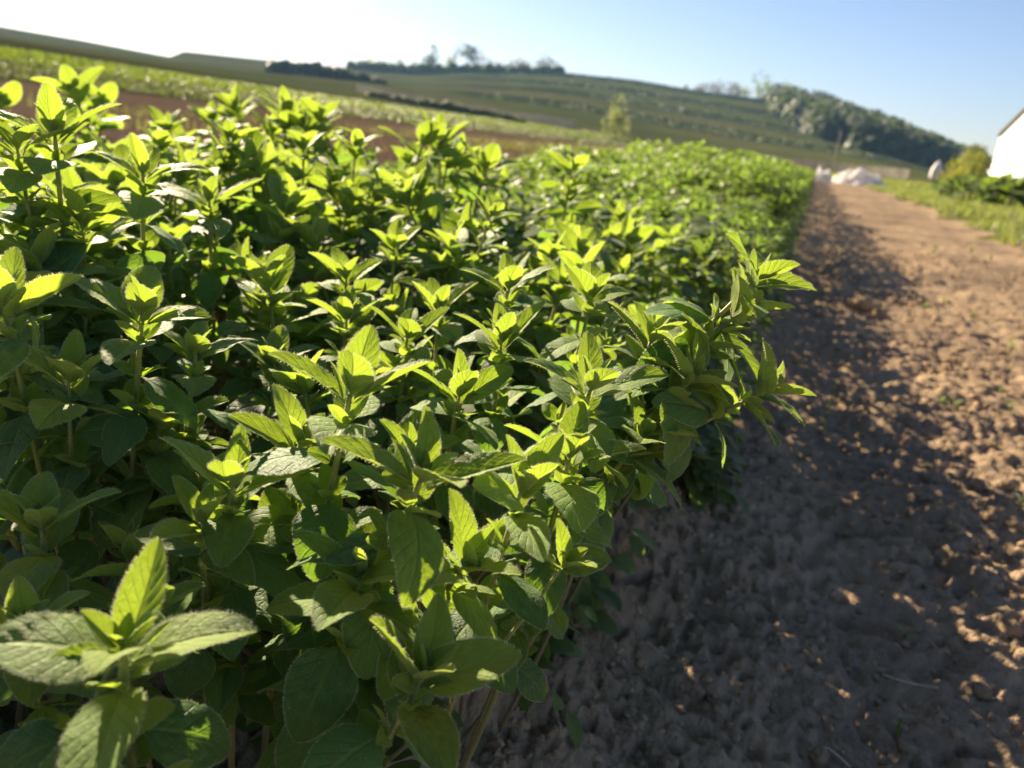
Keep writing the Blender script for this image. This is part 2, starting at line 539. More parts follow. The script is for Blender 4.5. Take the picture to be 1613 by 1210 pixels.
# ---------------------------------------------------------------- leaves
def leaf_shape(nu, nv, W=0.55, fold=0.3, bend=-0.5, rise=0.0, quilt=0.012, recurve=0.25, wave=0.02, twist=0.0, seed=0, pet=0.07):
    """blade of length 1 along +Y, upper face +Z"""
    rg = np.random.default_rng(seed)
    u = np.linspace(0, 1, nu) ** 0.92
    v = np.linspace(-1, 1, nv)
    th = rise + bend * u
    du = np.diff(u, prepend=0)
    yc, zc = np.cumsum(du * np.cos(th)), np.cumsum(du * np.sin(th))
    p = np.clip((u - pet) / (1 - pet), 0, 1)
    w = 0.5 * W * np.sin(PI * p ** 0.70) ** 0.66
    w = np.maximum(w, np.where(u <= pet + 0.02, 0.022, 0.004))
    ph = rg.uniform(0, 6, 4)
    U, Vv = np.meshgrid(u, v, indexing='ij')
    Wd = w[:, None] * (1 + 0.007 * np.sin(46 * U + ph[0]) * (np.abs(Vv) > 0.9))
    a = np.sqrt(Vv ** 2 + 0.012) - 0.11
    lat = Vv * Wd * math.cos(fold)
    up = a * Wd * math.sin(fold) - recurve * (Vv * Wd) ** 2 / max(W, 0.1)
    env = np.sin(PI * np.clip(p, 0, 1))[:, None]
    up = up + quilt * np.cos(2 * PI * (U * 7 - 2.3 * np.abs(Vv) ** 0.8)) * env * np.minimum(np.abs(Vv) * 3, 1) * (1.2 - 0.5 * np.abs(Vv))
    up = up + wave * np.sin(9 * U + ph[1] + 2 * Vv) * np.abs(Vv) * env + 0.5 * wave * np.sin(17 * U * (1 + 0.3 * Vv) + ph[2]) * env * np.abs(Vv)
    tw = twist * U
    X = lat * np.cos(tw) - up * np.sin(tw)
    N = lat * np.sin(tw) + up * np.cos(tw)
    P = np.stack([X, yc[:, None] - np.sin(th)[:, None] * N, zc[:, None] + np.cos(th)[:, None] * N], -1)
    P[..., 0] += (0.05 * np.sin(PI * U) * rg.uniform(-1, 1))
    return P, np.stack([0.5 + 0.5 * Vv, U], -1)


def leaf_mesh(name, mat, nu=25, nv=13, hairs=True, hl=0.03, seed=0, **kw):
    P, UV = leaf_shape(nu, nv, seed=seed, **kw)
    V, uv = P.reshape(-1, 3), UV.reshape(-1, 2)
    Q = grid_faces(nu, nv)
    fm = [0] * len(Q)
    F = [Q]
    if hairs:
        rg = np.random.default_rng(seed + 100)
        HV, HT = [], []
        n0 = len(V)
        dy = np.gradient(P, axis=0)
        dx = np.gradient(P, axis=1)
        Nn = nrm(np.cross(dx, dy))
        def hair(b, d, wdir, L):
            k = n0 + len(HV)
            HV.extend([b - wdir * 0.0016, b + wdir * 0.0016, b + d * L])
            HT.append([k, k + 1, k + 2])
        for side in (0, nv - 1):
            for i in range(2, nu - 1):
                for s in range(9):
                    f = rg.random()
                    b = P[i, side] * (1 - f) + P[i + 1, side] * f
                    o = nrm(P[i, side] - P[i, nv // 2]) + Nn[i, side] * rg.normal(0, 0.35) + nrm(dy[i, side]) * rg.normal(0.35, 0.3)
                    hair(b, nrm(o), nrm(dy[i, side]), hl * rg.uniform(0.5, 1.15))
        for i in range(1, nu - 3):                      # underside, thick along the midrib
            for s in range(5):
                j = nv // 2 if s < 3 else rg.integers(1, nv - 1)
                o = -Nn[i, j] + rg.normal(0, 0.35, 3)
                hair(P[i, j], nrm(o), nrm(dy[i, j]), hl * rg.uniform(0.5, 1.0))
        V = np.vstack([V, np.array(HV)])
        uv = np.vstack([uv, np.zeros((len(HV), 2))])
        F.append(np.array(HT))
        fm += [1] * len(HT)
    return mesh_np(name, V, F, [mat, M_HAIR], fm, uv=uv)


YOUNG, MID, OLD = [], [], []
for s in range(4):
    YOUNG.append(leaf_mesh('young_leaf', M_YOUNG, W=0.50 + 0.03 * s, fold=0.66 - 0.08 * s, bend=-0.22 - 0.16 * s, rise=0.16, quilt=0.008, recurve=0.35, wave=0.008, seed=s, hl=0.036))
    MID.append(leaf_mesh('grown_leaf', M_MID, W=0.55 + 0.03 * s, fold=0.50 - 0.09 * s, bend=-0.5 - 0.16 * s, rise=0.22, quilt=0.008, recurve=0.45, wave=0.012, twist=0.25 * (s - 1.5), seed=10 + s))
    OLD.append(leaf_mesh('old_leaf', M_OLD, W=0.60 + 0.03 * s, fold=0.32 - 0.07 * s, bend=-0.55 - 0.25 * s, rise=0.18, quilt=0.008, recurve=0.6, wave=0.016, twist=0.4 * (s - 1.5), seed=20 + s, hl=0.026, pet=0.10))
LOW = {}
for grp, nm in ((YOUNG, 'young_leaf'), (MID, 'grown_leaf'), (OLD, 'old_leaf')):
    LOW[nm] = grp


# ---------------------------------------------------------------- oregano shoots
PAIRS = [(0.00, 0.24, 14), (0.03, 0.46, 24), (0.08, 0.78, 38), (0.20, 1.02, 52), (0.50, 1.04, 72), (1.1, 1.0, 92), (1.7, .95, 100), (2.5, 0.95, 106), (3.3, .9, 108), (4.2, .9, 110), (5.2, .85, 110)]


def bezier(a, b, c, n):
    t = np.linspace(0, 1, n)[:, None]
    return a * (1 - t) ** 2 + 2 * b * t * (1 - t) + c * t * t


def make_shoot(tip, axis, base, L, twist, rg, npairs=7, open_=1.0, age=0.0, stem_r=0.0011, hairs=True, label=None, group=None, rosette=1.0, reach=0.5):
    """an Empty at the base > stem, leaf, leaf.001 ...; twist: direction of the main pair about the stem, measured from camera right"""
    tip, axis, base = np.asarray(tip, float), nrm(axis), np.asarray(base, float)
    ln = np.linalg.norm(tip - base)
    C = bezier(base, tip - axis * ln * reach, tip, 40)
    seg = np.linalg.norm(np.diff(C, axis=0), axis=1)
    arc = np.concatenate([[0], np.cumsum(seg)])
    tot = arc[-1]
    root = empty('oregano_shoot', base)
    tag(root, label, 'oregano shoot', group)
    rad = stem_r * (0.75 + 0.5 * (1 - arc / tot)) * (1 - 0.45 * smooth(tot - 0.006, tot, arc))
    V, Q, T = tube(C - base, rad, 8)
    along = np.concatenate([np.repeat(1 - arc / tot, 8), [0, 1]])
    fm = [0] * len(Q) + [0] * len(T)
    F = [Q, T]
    if hairs:
        HV, HT = [], []
        nh = int(tot / 0.00022)
        for _ in range(nh):
            s = rg.uniform(max(0, tot - 0.11), tot)
            i = min(38, np.searchsorted(arc, s) - 1)
            f = (s - arc[i]) / max(seg[i], 1e-9)
            p = C[i] * (1 - f) + C[i + 1] * f - base
            tg = nrm(C[i + 1] - C[i])
            d = rg.normal(0, 1, 3); d = nrm(d - tg * (d @ tg))
            w = np.cross(d, tg) * 0.00005
            b = p + d * rad[i] * 0.95
            e = b + (d + tg * rg.uniform(-0.2, 0.3)) * rg.uniform(0.0006, 0.0012)
            k = len(V) + len(HV)
            HV += [b - w, b + w, e]; HT.append([k, k + 1, k + 2])
        V = np.vstack([V, HV]); along = np.concatenate([along, np.zeros(len(HV))])
        F.append(np.array(HT)); fm += [1] * len(HT)
    obj('stem', mesh_np('stem', V, F, [M_STEM, M_HAIR], fm, attrs={'along': along}), root)
    for i in range(npairs):
        dist, fr, ang = PAIRS[i]
        s = tot - dist * L * rosette - 0.0008
        if s < tot * 0.12: break
        j = min(38, max(0, np.searchsorted(arc, s) - 1))
        f = (s - arc[j]) / max(seg[j], 1e-9)
        P = C[j] * (1 - f) + C[j + 1] * f
        Tn = nrm(C[j + 1] - C[j])
        e1 = nrm(CR - Tn * (CR @ Tn)); e2 = np.cross(Tn, e1)
        phi = twist + (0 if i % 2 else PI / 2) + rg.normal(0, 0.16)
        for sgn in (0, PI):
            ph = phi + sgn + rg.normal(0, 0.09)
            rad_d = e1 * math.cos(ph) + e2 * math.sin(ph)
            a = math.radians(min(118, ang * open_ + rg.normal(0, 6)))
            d = nrm(Tn * math.cos(a) + rad_d * math.sin(a))
            if i >= 4: d = nrm(d + np.array([0, 0, -0.12]))
            nz = Tn * math.sin(a) - rad_d * math.cos(a)
            nz = nrm(nz - d * (nz @ d))
            rl = rg.normal(0, 0.18)
            x = np.cross(d, nz)
            nz = nz * math.cos(rl) + x * math.sin(rl); x = np.cross(d, nz)
            ag = i + age + rg.normal(0, 0.35)
            fam = YOUNG if ag < 3.3 else (MID if ag < 4.9 else OLD)
            o = bpy.data.objects.new('leaf', fam[rg.integers(0, len(fam))])
            sc = L * fr * rg.uniform(0.88, 1.1)
            M = Matrix.Identity(4)
            pos = P - base + rad_d * stem_r * 0.6
            wid = rg.uniform(0.9, 1.1)
            for q in range(3):
                M[q][0], M[q][1], M[q][2], M[q][3] = x[q] * sc * wid, d[q] * sc, nz[q] * sc, pos[q]
            link(o, root)
            o.matrix_basis = M
            if i >= 3:                                   # small side shoot in the leaf axil
                for q2 in range(2):
                    o2 = bpy.data.objects.new('leaf', YOUNG[rg.integers(0, 4)] if i < 5 else MID[rg.integers(0, 4)])
                    sc2 = L * rg.uniform(0.28, 0.52)
                    a2 = math.radians(30 + 18 * q2)
                    d2 = nrm(Tn * math.cos(a2) + rad_d * math.sin(a2) + np.cross(Tn, rad_d) * (0.45 if q2 else -0.45))
                    n2 = Tn - rad_d; n2 = nrm(n2 - d2 * (n2 @ d2)); x2 = np.cross(d2, n2)
                    M = Matrix.Identity(4)
                    for q in range(3):
                        M[q][0], M[q][1], M[q][2], M[q][3] = x2[q] * sc2, d2[q] * sc2, n2[q] * sc2, pos[q] + rad_d[q] * stem_r
                    link(o2, root)
                    o2.matrix_basis = M
    return root


def copy_tree(root, loc, rz, s):
    r = root.copy(); COL.objects.link(r)
    r.location = Vector(loc); r.rotation_euler = (0, 0, rz); r.scale = (s, s, s)
    for ch in root.children:
        c = ch.copy(); COL.objects.link(c); c.parent = r
    return r


# node pixel, depth m, leaf length mm, axis (right, up, away), twist deg, pairs, openness, label
HERO = [
    (195, 1048, .150, 27, (.05, 1, -.10), 12, 7, 1.18, 'largest pale-tipped shoot in the bottom left corner, its leaves spread wide'),
    (655, 1085, .180, 24, (.35, 1, -.05), 25, 7, 1.1, 'low shoot over bare dark soil at the bottom, leaning right'),
    (655, 775, .190, 27, (.30, 1, -.15), 20, 7, 1.15, 'big shoot with drooping broad leaves in the middle of the clump'),
    (365, 785, .205, 24, (.05, 1, -.1), 8, 7, 1.0, 'shoot with one upright silvery leaf and a yellow-green V of tips'),
    (222, 515, .240, 25, (.12, 1, 0), 0, 7, 1.1, 'glowing shoot on a long bare hairy stem, arms level left and right'),
    (108, 615, .235, 22, (.05, 1, 0), 25, 6, .95, 'shoot with three upright yellow-green tips below the long-stemmed one'),
    (12, 505, .230, 26, (-.1, 1, 0), 15, 6, 1.1, 'bright shoot cut by the left edge of the photo above the dark leaves'),
    (548, 640, .205, 25, (.15, 1, .05), 5, 7, 1.0, 'shoot with a long glowing leaf pointing left and hairy stem below'),
    (430, 585, .300, 22, (0, 1, 0), 10, 6, .9, 'small V-shaped shoot in half shade left of centre'),
    (545, 450, .370, 24, (0, 1, 0), 40, 6, 1.0, 'shaded shoot with a tiny lit bud, uppermost of a close pair'),
    (545, 515, .340, 23, (.05, 1, 0), 10, 6, .9, 'shaded shoot just below its twin, wide V tips'),
    (425, 465, .350, 26, (-.1, 1, 0), 60, 6, .85, 'dark narrow shoot with tall folded upright leaves'),
    (640, 545, .300, 21, (.05, 1, 0), 10, 6, .9, 'shoot with two lit prongs behind the long glowing leaf'),
    (798, 468, .300, 22, (.08, 1, 0), 5, 7, 1.0, 'upright three-tiered sunlit shoot, left of two alike in the middle'),
    (788, 555, .275, 22, (0, 1, 0), 15, 6, .85, 'narrow V-shaped shoot in front of the three-tiered one'),
    (930, 480, .300, 22, (.12, 1, 0), 20, 7, 1.1, 'sunlit shoot on a slanting yellow stem, one tip blade silvered'),
    (1020, 555, .255, 24, (.12, 1, .05), 10, 6, 1.0, 'fan-shaped bright shoot beside the long outreaching branch'),
    (925, 632, .225, 25, (.12, 1, -.05), 15, 7, 1.05, 'bright shoot with a pale grey-green leaf drooping to the right'),
    (893, 738, .215, 24, (.1, 1, -.05), 5, 7, 1.05, 'golden backlit shoot with folded pale inner leaf at the clump edge'),
    (815, 790, .200, 21, (.15, 1, -.1), 35, 6, .9, 'green shoot with a stubby tip between the golden and the drooping one'),
    (1180, 452, .250, 23, (.62, .8, 0), 8, 8, 1.05, 'outermost branch reaching over the dirt path, its tip high and bright'),
    (1188, 625, .245, 22, (.8, .55, 0), 15, 5, 1.1, 'short side branch hanging lowest over the dirt path'),
    (880, 900, .205, 17, (.3, .8, -.2), 30, 4, 1.0, 'small pale shoot hanging against dark soil at the clump edge'),
    (720, 640, .260, 23, (.1, 1, 0), 30, 6, 1.0, 'tangled shoot with silvery bud near the middle of the clump'),
    (68, 850, .205, 24, (0, 1, 0), 20, 6, .95, 'dark shoot at the left edge above the bottom corner one'),
    (88, 235, .310, 31, (.0, 1, 0), 20, 7, .92, 'tallest shoot, standing out against the brown field at top left'),
    (560, 240, .55, 23, (.06, 1, 0), 10, 6, .95, 'lone shoot standing above the bed against the brown field'),
    (770, 350, .42, 21, (.25, 1, 0), 15, 7, 1.0, 'shoot on a reddish slanting stem in front of the blurred bed'),
    (362, 228, .50, 25, (0, 1, 0), 15, 6, .95, 'blurred sunlit shoot on the bed skyline below the pink marker'),
    (478, 240, .50, 23, (0, 1, 0), 60, 6, .95, 'blurred pale shoot on the bed skyline, left of the lone tall one'),
    (225, 290, .33, 26, (.05, 1, 0), 15, 7, 1.1, 'sunlit shoot with a white-frosted leaf behind the tallest one'),
    (30, 250, .30, 24, (-.1, 1, 0), 50, 7, 1.1, 'frosted shoot at the left edge beside the tallest one'),
    (250, 240, .48, 24, (.05, 1, 0), 15, 6, 1.0, 'blurred yellow shoot on the skyline right of the tallest one'),
    (330, 330, .38, 27, (0, 1, 0), 30, 7, 1.1, 'shaded shoot with a round drooping dark leaf, upper left'),
    (130, 370, .32, 25, (0, 1, 0), 5, 6, .9, 'dark V-shaped shoot in the shade below the tallest one'),
    (470, 720, .225, 25, (.1, 1, 0), 50, 7, 1.15, 'broad-leaved shoot on a thick hairy stem right of the silvery leaf'),
    (250, 690, .255, 25, (0, 1, 0), 30, 7, 1.2, 'dark broad-leaved shoot under the long bare-stemmed one'),
    (720, 905, .200, 26, (.35, .8, -.1), 60, 6, 1.2, 'dark shoot with heart-shaped leaves hanging over the soil'),
    (560, 930, .195, 26, (.15, .9, -.1), 70, 6, 1.25, 'shoot in deep shade with large matt leaves above the low bottom one'),
    (320, 840, .200, 21, (.05, 1, -.1), 70, 6, 1.1, 'shoot with a water-pale crumpled tip under the silvery leaf'),
    (1150, 505, .252, 24, (.6, .7, -.1), 50, 5, 1.2, 'big-leaved joint near the end of the branch over the path'),
    (1075, 610, .245, 25, (.5, .6, -.2), 20, 5, 1.25, 'joint with large dark leaves hanging under the long branch'),
    (1090, 560, .255, 22, (.5, .8, .05), 40, 6, 1.1, 'leafy joint of the long branch, with dark hanging leaves'),
    (1000, 700, .245, 22, (.4, .8, 0), 60, 6, 1.2, 'dark shoot hanging below the golden one over the path edge'),
    (690, 500, .34, 22, (0, 1, 0), 20, 6, .95, 'small lit shoot between the twin shaded ones and the three-tiered one'),
    (620, 400, .42, 24, (0, 1, 0), 30, 6, 1.0, 'shoot with a white-edged leaf in the shaded hollow of the bed'),
]
hrng = np.random.default_rng(5)
hero_pts = []
for (px, py, dp, mm, ax, tw, npr, op, lab) in HERO:
    tip = at_depth(px, py, dp)
    fw = nrm(np.array([CF[0], CF[1], 0]))
    rt = np.array([fw[1], -fw[0], 0])
    axis = nrm(rt * ax[0] + np.array([0, 0, 1.0]) * ax[1] + fw * ax[2])
    L = mm / 1000 * 0.98
    tip = tip + axis * L * 0.22
    bx, by = tip[0] - axis[0] * 0.20 - 0.01, tip[1] - axis[1] * 0.10 + 0.02
    bx = min(bx, -0.09 - 0.02 * hrng.random())
    base = np.array([bx, by, gz(bx, by) - 0.004])
    hero_pts.append(tip)
    make_shoot(tip, axis, base, L, math.radians(tw) + PI / 2 * 0, hrng, npr + 3 if npr > 4 else npr, op, stem_r=0.00098 * (mm / 24), label=lab, group='oregano shoots one can tell apart', rosette=.78)
hero_pts = np.array(hero_pts)
hpx = np.stack(project(hero_pts), -1)
print('hero z', hero_pts.round(3).tolist())


NICK = ['big bottom-left corner shoot',
        'low shoot over bare soil at the bottom',
        'big drooping shoot in the middle',
        'one with the silvery upright leaf',
        'glowing long-stemmed shoot',
        'three-tipped yellow-green shoot',
        'bright shoot at the left edge',
        'one with the long glowing leaf',
        'small half-shade V shoot',
        'upper twin of the shaded pair',
        'lower twin of the shaded pair',
        'tall folded dark shoot',
        'two-pronged lit shoot',
        'three-tiered sunlit shoot',
        'narrow V shoot',
        'silver-tipped shoot on a yellow stem',
        'fan-shaped bright shoot',
        'one with the pale drooping leaf',
        'golden backlit shoot',
        'stubby-tipped green shoot',
        'outermost branch tip',
        'low side branch over the path',
        'small pale hanging shoot',
        'silvery-budded tangled shoot',
        'dark left-edge shoot',
        'tallest top-left shoot',
        'lone shoot above the bed',
        'reddish-stemmed slanting shoot',
        'skyline shoot below the pink marker',
        'pale skyline shoot',
        'white-frosted shoot',
        'frosted left-edge shoot',
        'yellow skyline shoot',
        'one with the round dark leaf',
        'dark V shoot under the tallest',
        'thick-stemmed broad shoot',
        'dark shoot under the long-stemmed one',
        'heart-leaved hanging shoot',
        'deep-shade matt shoot',
        'crumpled pale-tipped shoot',
        'big-leaved branch joint', 'dark-leaved joint under the branch', 'leafy joint of the long branch',
        'dark shoot under the golden one',
        'small lit middle shoot',
        'white-edged hollow shoot']
DIRS = ['right of', 'above right of', 'above', 'above left of', 'left of', 'below left of', 'below', 'below right of']
taken = {}


def where(tx, ty, tz):
    """says where a filling shoot stands by the nearest shoot one can tell apart"""
    dx, dy = tx - hpx[:, 0], hpx[:, 1] - ty
    i = int(np.argmin(dx * dx + dy * dy + (400 * (tz - hpx[:, 2])) ** 2 * 0.3))
    k = int(round(math.degrees(math.atan2(dy[i], dx[i])) / 45)) % 8
    n_ = taken[(i, k)] = taken.get((i, k), 0) + 1
    return i, k, n_, math.hypot(dx[i], dy[i])


# canopy height from the shoots that were placed by hand
def canopy(x, y):
    d2 = (hero_pts[:, 0] - x) ** 2 + (hero_pts[:, 1] - y) ** 2
    w = 1 / (d2 + 0.0016) ** 1.5
    zz = (w * hero_pts[:, 2]).sum() / w.sum()
    return zz, math.sqrt(d2.min())


def bed_top(x, y):
    """top of the bed farther on: rounded across, sagging at 1-2 m, high at 3-5 m"""
    along = np.interp(y, [0, .5, .8, 1.1, 1.6, 2.2, 3.0, 4.5, 7, 12, 22], [.27, .275, .255, .215, .19, .215, .285, .305, .27, .26, .25])
    acr = np.abs((np.asarray(x) + 0.53) / 0.50)
    return 0.04 + (along - 0.04) * (1 - 0.36 * np.clip(acr, 0, 1.05) ** 4) + 0.075 * fbm(np.asarray(x) * 3.2, np.asarray(y) * 3.2, 2, 81)


# archetypes, then copies
arch = []
arng = np.random.default_rng(8)
for k in range(10):
    h = 0.16 + 0.03 * arng.random()
    a = nrm([arng.normal(0, .3), arng.normal(0, .3), 1])
    tipp = np.array([arng.normal(0, .02), arng.normal(0, .02), h])
    r = make_shoot(tipp, a, (0, 0, 0), 0.0248, arng.uniform(0, PI), arng, 9, arng.uniform(.85, 1.15), age=0.3 * (k % 3), hairs=False, rosette=.85)
    arch.append((r, tipp))
GROUPS = {
    'front': ('oregano shoot low in the shaded front of the clump', 'shaded shoots filling the front of the clump'),
    'back': ('soft-focus oregano shoot in the bed behind the sharp front clump', 'soft-focus shoots in the bed behind'),
}
placed = []
used_arch = set()
N_FILL = 300 - len(HERO)
frng = np.random.default_rng(21)
tries = 0
fill_xy, fills = [], []
for y0, y1, sp, quota in ((0.0, 0.55, 0.021, 150), (0.45, 1.0, 0.031, N_FILL - 150)):
    cnt = 0
    for _ in range(30000):
        if cnt >= quota: break
        y = frng.uniform(y0, y1); x = frng.uniform(-0.9, -0.085)
        px, py, z = project(np.array([x, y, 0.2]))
        if z < 0.12 or px < -170 or px > 1500 or py > 1500: continue
        if any((x - a) ** 2 + (y - b) ** 2 < sp * sp for a, b in fill_xy[-400:]): continue
        if y < 0.55:
            zc, dm = canopy(x, y)
            zt = min(zc - 0.006 - 0.024 * frng.random() - 0.012 * smooth(-0.2, -0.08, x), 0.288)
        else:
            zt = float(bed_top(x, y)) - 0.03 * frng.random()
        # a hand-placed shoot keeps its place in the sun: what stands sunward of it grows no taller than its sight of the sun
        ex, ey = x - hero_pts[:28, 0], y - hero_pts[:28, 1]
        al = ex * sun_dir.x + ey * sun_dir.y
        hl_ = math.hypot(sun_dir.x, sun_dir.y)
        al = al / hl_
        pe = np.abs(ex * sun_dir.y - ey * sun_dir.x) / hl_
        zr = hero_pts[:28, 2] - 0.022 + al * math.tan(SUN_EL)
        blk = (al > 0.012) & (al < 0.5) & (pe < 0.032)
        if blk.any(): zt = min(zt, float(zr[blk].min()) - 0.004)
        g = gz(x, y)
        k = frng.integers(0, len(arch))
        r, tp = arch[k]
        s = (zt - g) / tp[2]
        s = min(max(s, 0.55), 1.45)
        T = np.array([x, y, g + tp[2] * s])
        tx, ty, tz = project(T)
        near = (np.hypot(hpx[:, 0] - tx, hpx[:, 1] - ty) < 13 / np.maximum(tz, .1)) & (tz < hpx[:, 2] + 0.012)
        if near.any(): continue
        if tz < 0.15: continue
        # keep sight lines to the hand-placed shoots clear
        fill_xy.append((x, y))
        sink = max(0.0, (tp[2] * s - (zt - g)))
        grp = 'front' if y < 0.45 else 'back'
        if k in used_arch:
            o = copy_tree(r, (x, y, g - sink), frng.uniform(0, 2 * PI), s)
        else:
            o = r; used_arch.add(k); o.location = Vector((x, y, g - sink)); o.rotation_euler.z = frng.uniform(0, 2 * PI); o.scale = (s, s, s)
        fills.append((o, grp, tx, ty, float(tz)))
        cnt += 1
    print('fill', y0, cnt)
hero_z = hpx[:, 2]
cells = {}
for f in fills:
    o, grp, tx, ty, tz = f
    i, k, n_, d_ = where(tx, ty, tz)
    cells.setdefault((i, k), []).append((d_, f))
for (i, k), lst in cells.items():
    lst.sort(key=lambda q: q[0])
    for q, (d_, (o, grp, tx, ty, tz)) in enumerate(lst):
        seen = -20 < tx < PW + 20 and -20 < ty < PH + 20
        if q < 4 and seen:
            sh = 'shoot' if grp == 'front' else 'soft-focus shoot'
            o_ = ('nearest', 'second', 'third', 'fourth')[q]
            tag(o, f'{o_} oregano {sh} {DIRS[k]} the {NICK[i]}', 'oregano shoot', GROUPS[grp][1])
        else:
            tag(o, GROUPS[grp][0] if seen else ('oregano shoot of the front clump cut off by the edge of the photo' if grp == 'front' else 'soft-focus oregano shoot cut off by the edge of the photo'), 'oregano shoot', GROUPS[grp][1])
for k, (r, _) in enumerate(arch):
    if k not in used_arch:
        for ch in list(r.children): bpy.data.objects.remove(ch)
        bpy.data.objects.remove(r)


# ---------------------------------------------------------------- scattered foliage in one mesh
def scatter(name, P, D, N, S, tmpl, mat, tint, parent=None):
    """copies of a template blade (V, Q) at points P, along D, face N, sizes S"""
    tv, tq = tmpl
    D = nrm(D); N = nrm(N - D * (N * D).sum(-1, keepdims=True)); X = np.cross(D, N)
    S = np.asarray(S)[:, None, None]
    V = P[:, None] + S * (tv[None, :, 0:1] * X[:, None] + tv[None, :, 1:2] * D[:, None] + tv[None, :, 2:3] * N[:, None])
    n = len(tv)
    Q = (tq[None] + (np.arange(len(P)) * n)[:, None, None]).reshape(-1, tq.shape[1])
    me = mesh_np(name, V.reshape(-1, 3), [Q], mat, attrs={'tint': np.repeat(tint, n)})
    return obj(name, me, parent)


def low_leaf(nu, nv, **kw):
    P, _ = leaf_shape(nu, nv, quilt=0, wave=0, **kw)
    return P.reshape(-1, 3), grid_faces(nu, nv)


def bed_points(y0, y1, sp, rg):
    n = int((y1 - y0) * 1.0 / (sp * sp))
    y = y0 + (y1 - y0) * rg.random(n)
    x = rg.uniform(-1.02, -0.045, n)
    return x, y


def bed_leaves(x, y, rg, L, npair, tmplate, name):
    zt = bed_top(x, y) + 0.015 - 0.055 * rg.random(len(x))
    n = len(x)
    lean = np.stack([rg.normal(0, .2, n) + 0.5 * np.clip((x + .35) / .3, -.6, 1) * (np.abs(x + .53) > .3), rg.normal(0, .2, n), np.ones(n)], -1)
    T = nrm(lean)
    tip = np.stack([x, y, zt], -1)
    e1 = nrm(np.cross(T, np.array([0.3, 1, 0.1]))); e2 = np.cross(T, e1)
    tw = rg.uniform(0, PI, n)
    PP, DD, NN, SS, TT = [], [], [], [], []
    for i in range(npair):
        dist, fr, ang = PAIRS[i + 1]
        for sgn in (0, PI):
            ph = tw + (PI / 2) * (i % 2) + sgn + rg.normal(0, .15, n)
            rd = e1 * np.cos(ph)[:, None] + e2 * np.sin(ph)[:, None]
            a = np.radians(ang + rg.normal(0, 9, n))[:, None]
            PP.append(tip - T * dist * L)
            DD.append(T * np.cos(a) + rd * np.sin(a)); NN.append(T * np.sin(a) - rd * np.cos(a))
            SS.append(L * fr * rg.uniform(.85, 1.15, n))
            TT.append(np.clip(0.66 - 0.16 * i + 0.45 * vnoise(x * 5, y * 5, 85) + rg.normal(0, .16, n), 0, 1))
    o = scatter(name, np.vstack(PP), np.vstack(DD), np.vstack(NN), np.concatenate(SS), tmplate, M_BED, np.concatenate(TT))
    return o


brng = np.random.default_rng(31)
x, y = bed_points(0.92, 3.2, 0.030, brng)
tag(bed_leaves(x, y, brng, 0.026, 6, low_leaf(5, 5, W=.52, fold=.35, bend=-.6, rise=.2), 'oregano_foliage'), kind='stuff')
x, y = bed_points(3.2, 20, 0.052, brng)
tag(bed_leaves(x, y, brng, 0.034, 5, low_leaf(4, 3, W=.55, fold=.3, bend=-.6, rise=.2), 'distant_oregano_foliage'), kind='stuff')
# flank of the bed along the path, its shade put into darker leaf tints
n = 9000
y = 0.62 + 12 * brng.random(n) ** 1.7; hh = brng.random(n)
x = -0.05 - 0.10 * hh + 0.04 * vnoise(y * 7, hh * 3, 83) + brng.normal(0, .012, n)
P = np.stack([x, y, 0.03 + hh * (0.14 + 0.04 * smooth(.6, 1, y))], -1)
ang = brng.normal(0, .9, n)
D = np.stack([np.cos(ang), np.sin(ang), brng.normal(-.1, .4, n)], -1)
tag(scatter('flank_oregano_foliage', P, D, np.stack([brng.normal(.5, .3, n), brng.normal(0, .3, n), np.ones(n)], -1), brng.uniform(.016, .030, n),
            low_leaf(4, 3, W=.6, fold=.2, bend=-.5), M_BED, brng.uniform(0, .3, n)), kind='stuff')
# leafy skirt that spills down over the near edge of the bed
n = 1100
y = 0.30 + 0.42 * brng.random(n); hh = brng.random(n)
x = -0.075 - 0.075 * hh ** .7 + 0.02 * vnoise(y * 11, hh * 2, 84) + brng.normal(0, .01, n)
P = np.stack([x, y, lie(x, y)[0] + 0.012 + hh * (0.05 + 0.06 * smooth(.15, .45, y))], -1)
ang = brng.normal(-.2, .9, n)
D = np.stack([np.cos(ang), np.sin(ang), brng.normal(-.25, .35, n)], -1)
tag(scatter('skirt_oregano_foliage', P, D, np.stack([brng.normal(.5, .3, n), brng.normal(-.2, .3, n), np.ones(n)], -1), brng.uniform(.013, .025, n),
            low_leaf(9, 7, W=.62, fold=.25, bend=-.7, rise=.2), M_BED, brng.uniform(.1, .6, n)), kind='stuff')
# deep leaves low in the near bed, hardly seen; more added to block sunlight
n = 9500
x = brng.uniform(-0.9, -0.09, n); y = 0.05 + 1.05 * brng.random(n) ** .75
zg = lie(x, y)[0]
P = np.stack([x, y, zg + 0.012 + (0.03 + 0.09 * smooth(0.1, .35, y) + 0.05 * smooth(.4, .55, y)) * brng.random(n)], -1)
ang = brng.uniform(0, 2 * PI, n)
D = np.stack([np.cos(ang), np.sin(ang), brng.normal(0.1, .3, n)], -1)
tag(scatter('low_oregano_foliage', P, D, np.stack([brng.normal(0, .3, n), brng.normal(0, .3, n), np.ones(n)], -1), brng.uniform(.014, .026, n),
            low_leaf(7, 5, W=.62, fold=.15, bend=-.5), M_BED, brng.uniform(0, .25, n)), kind='stuff')


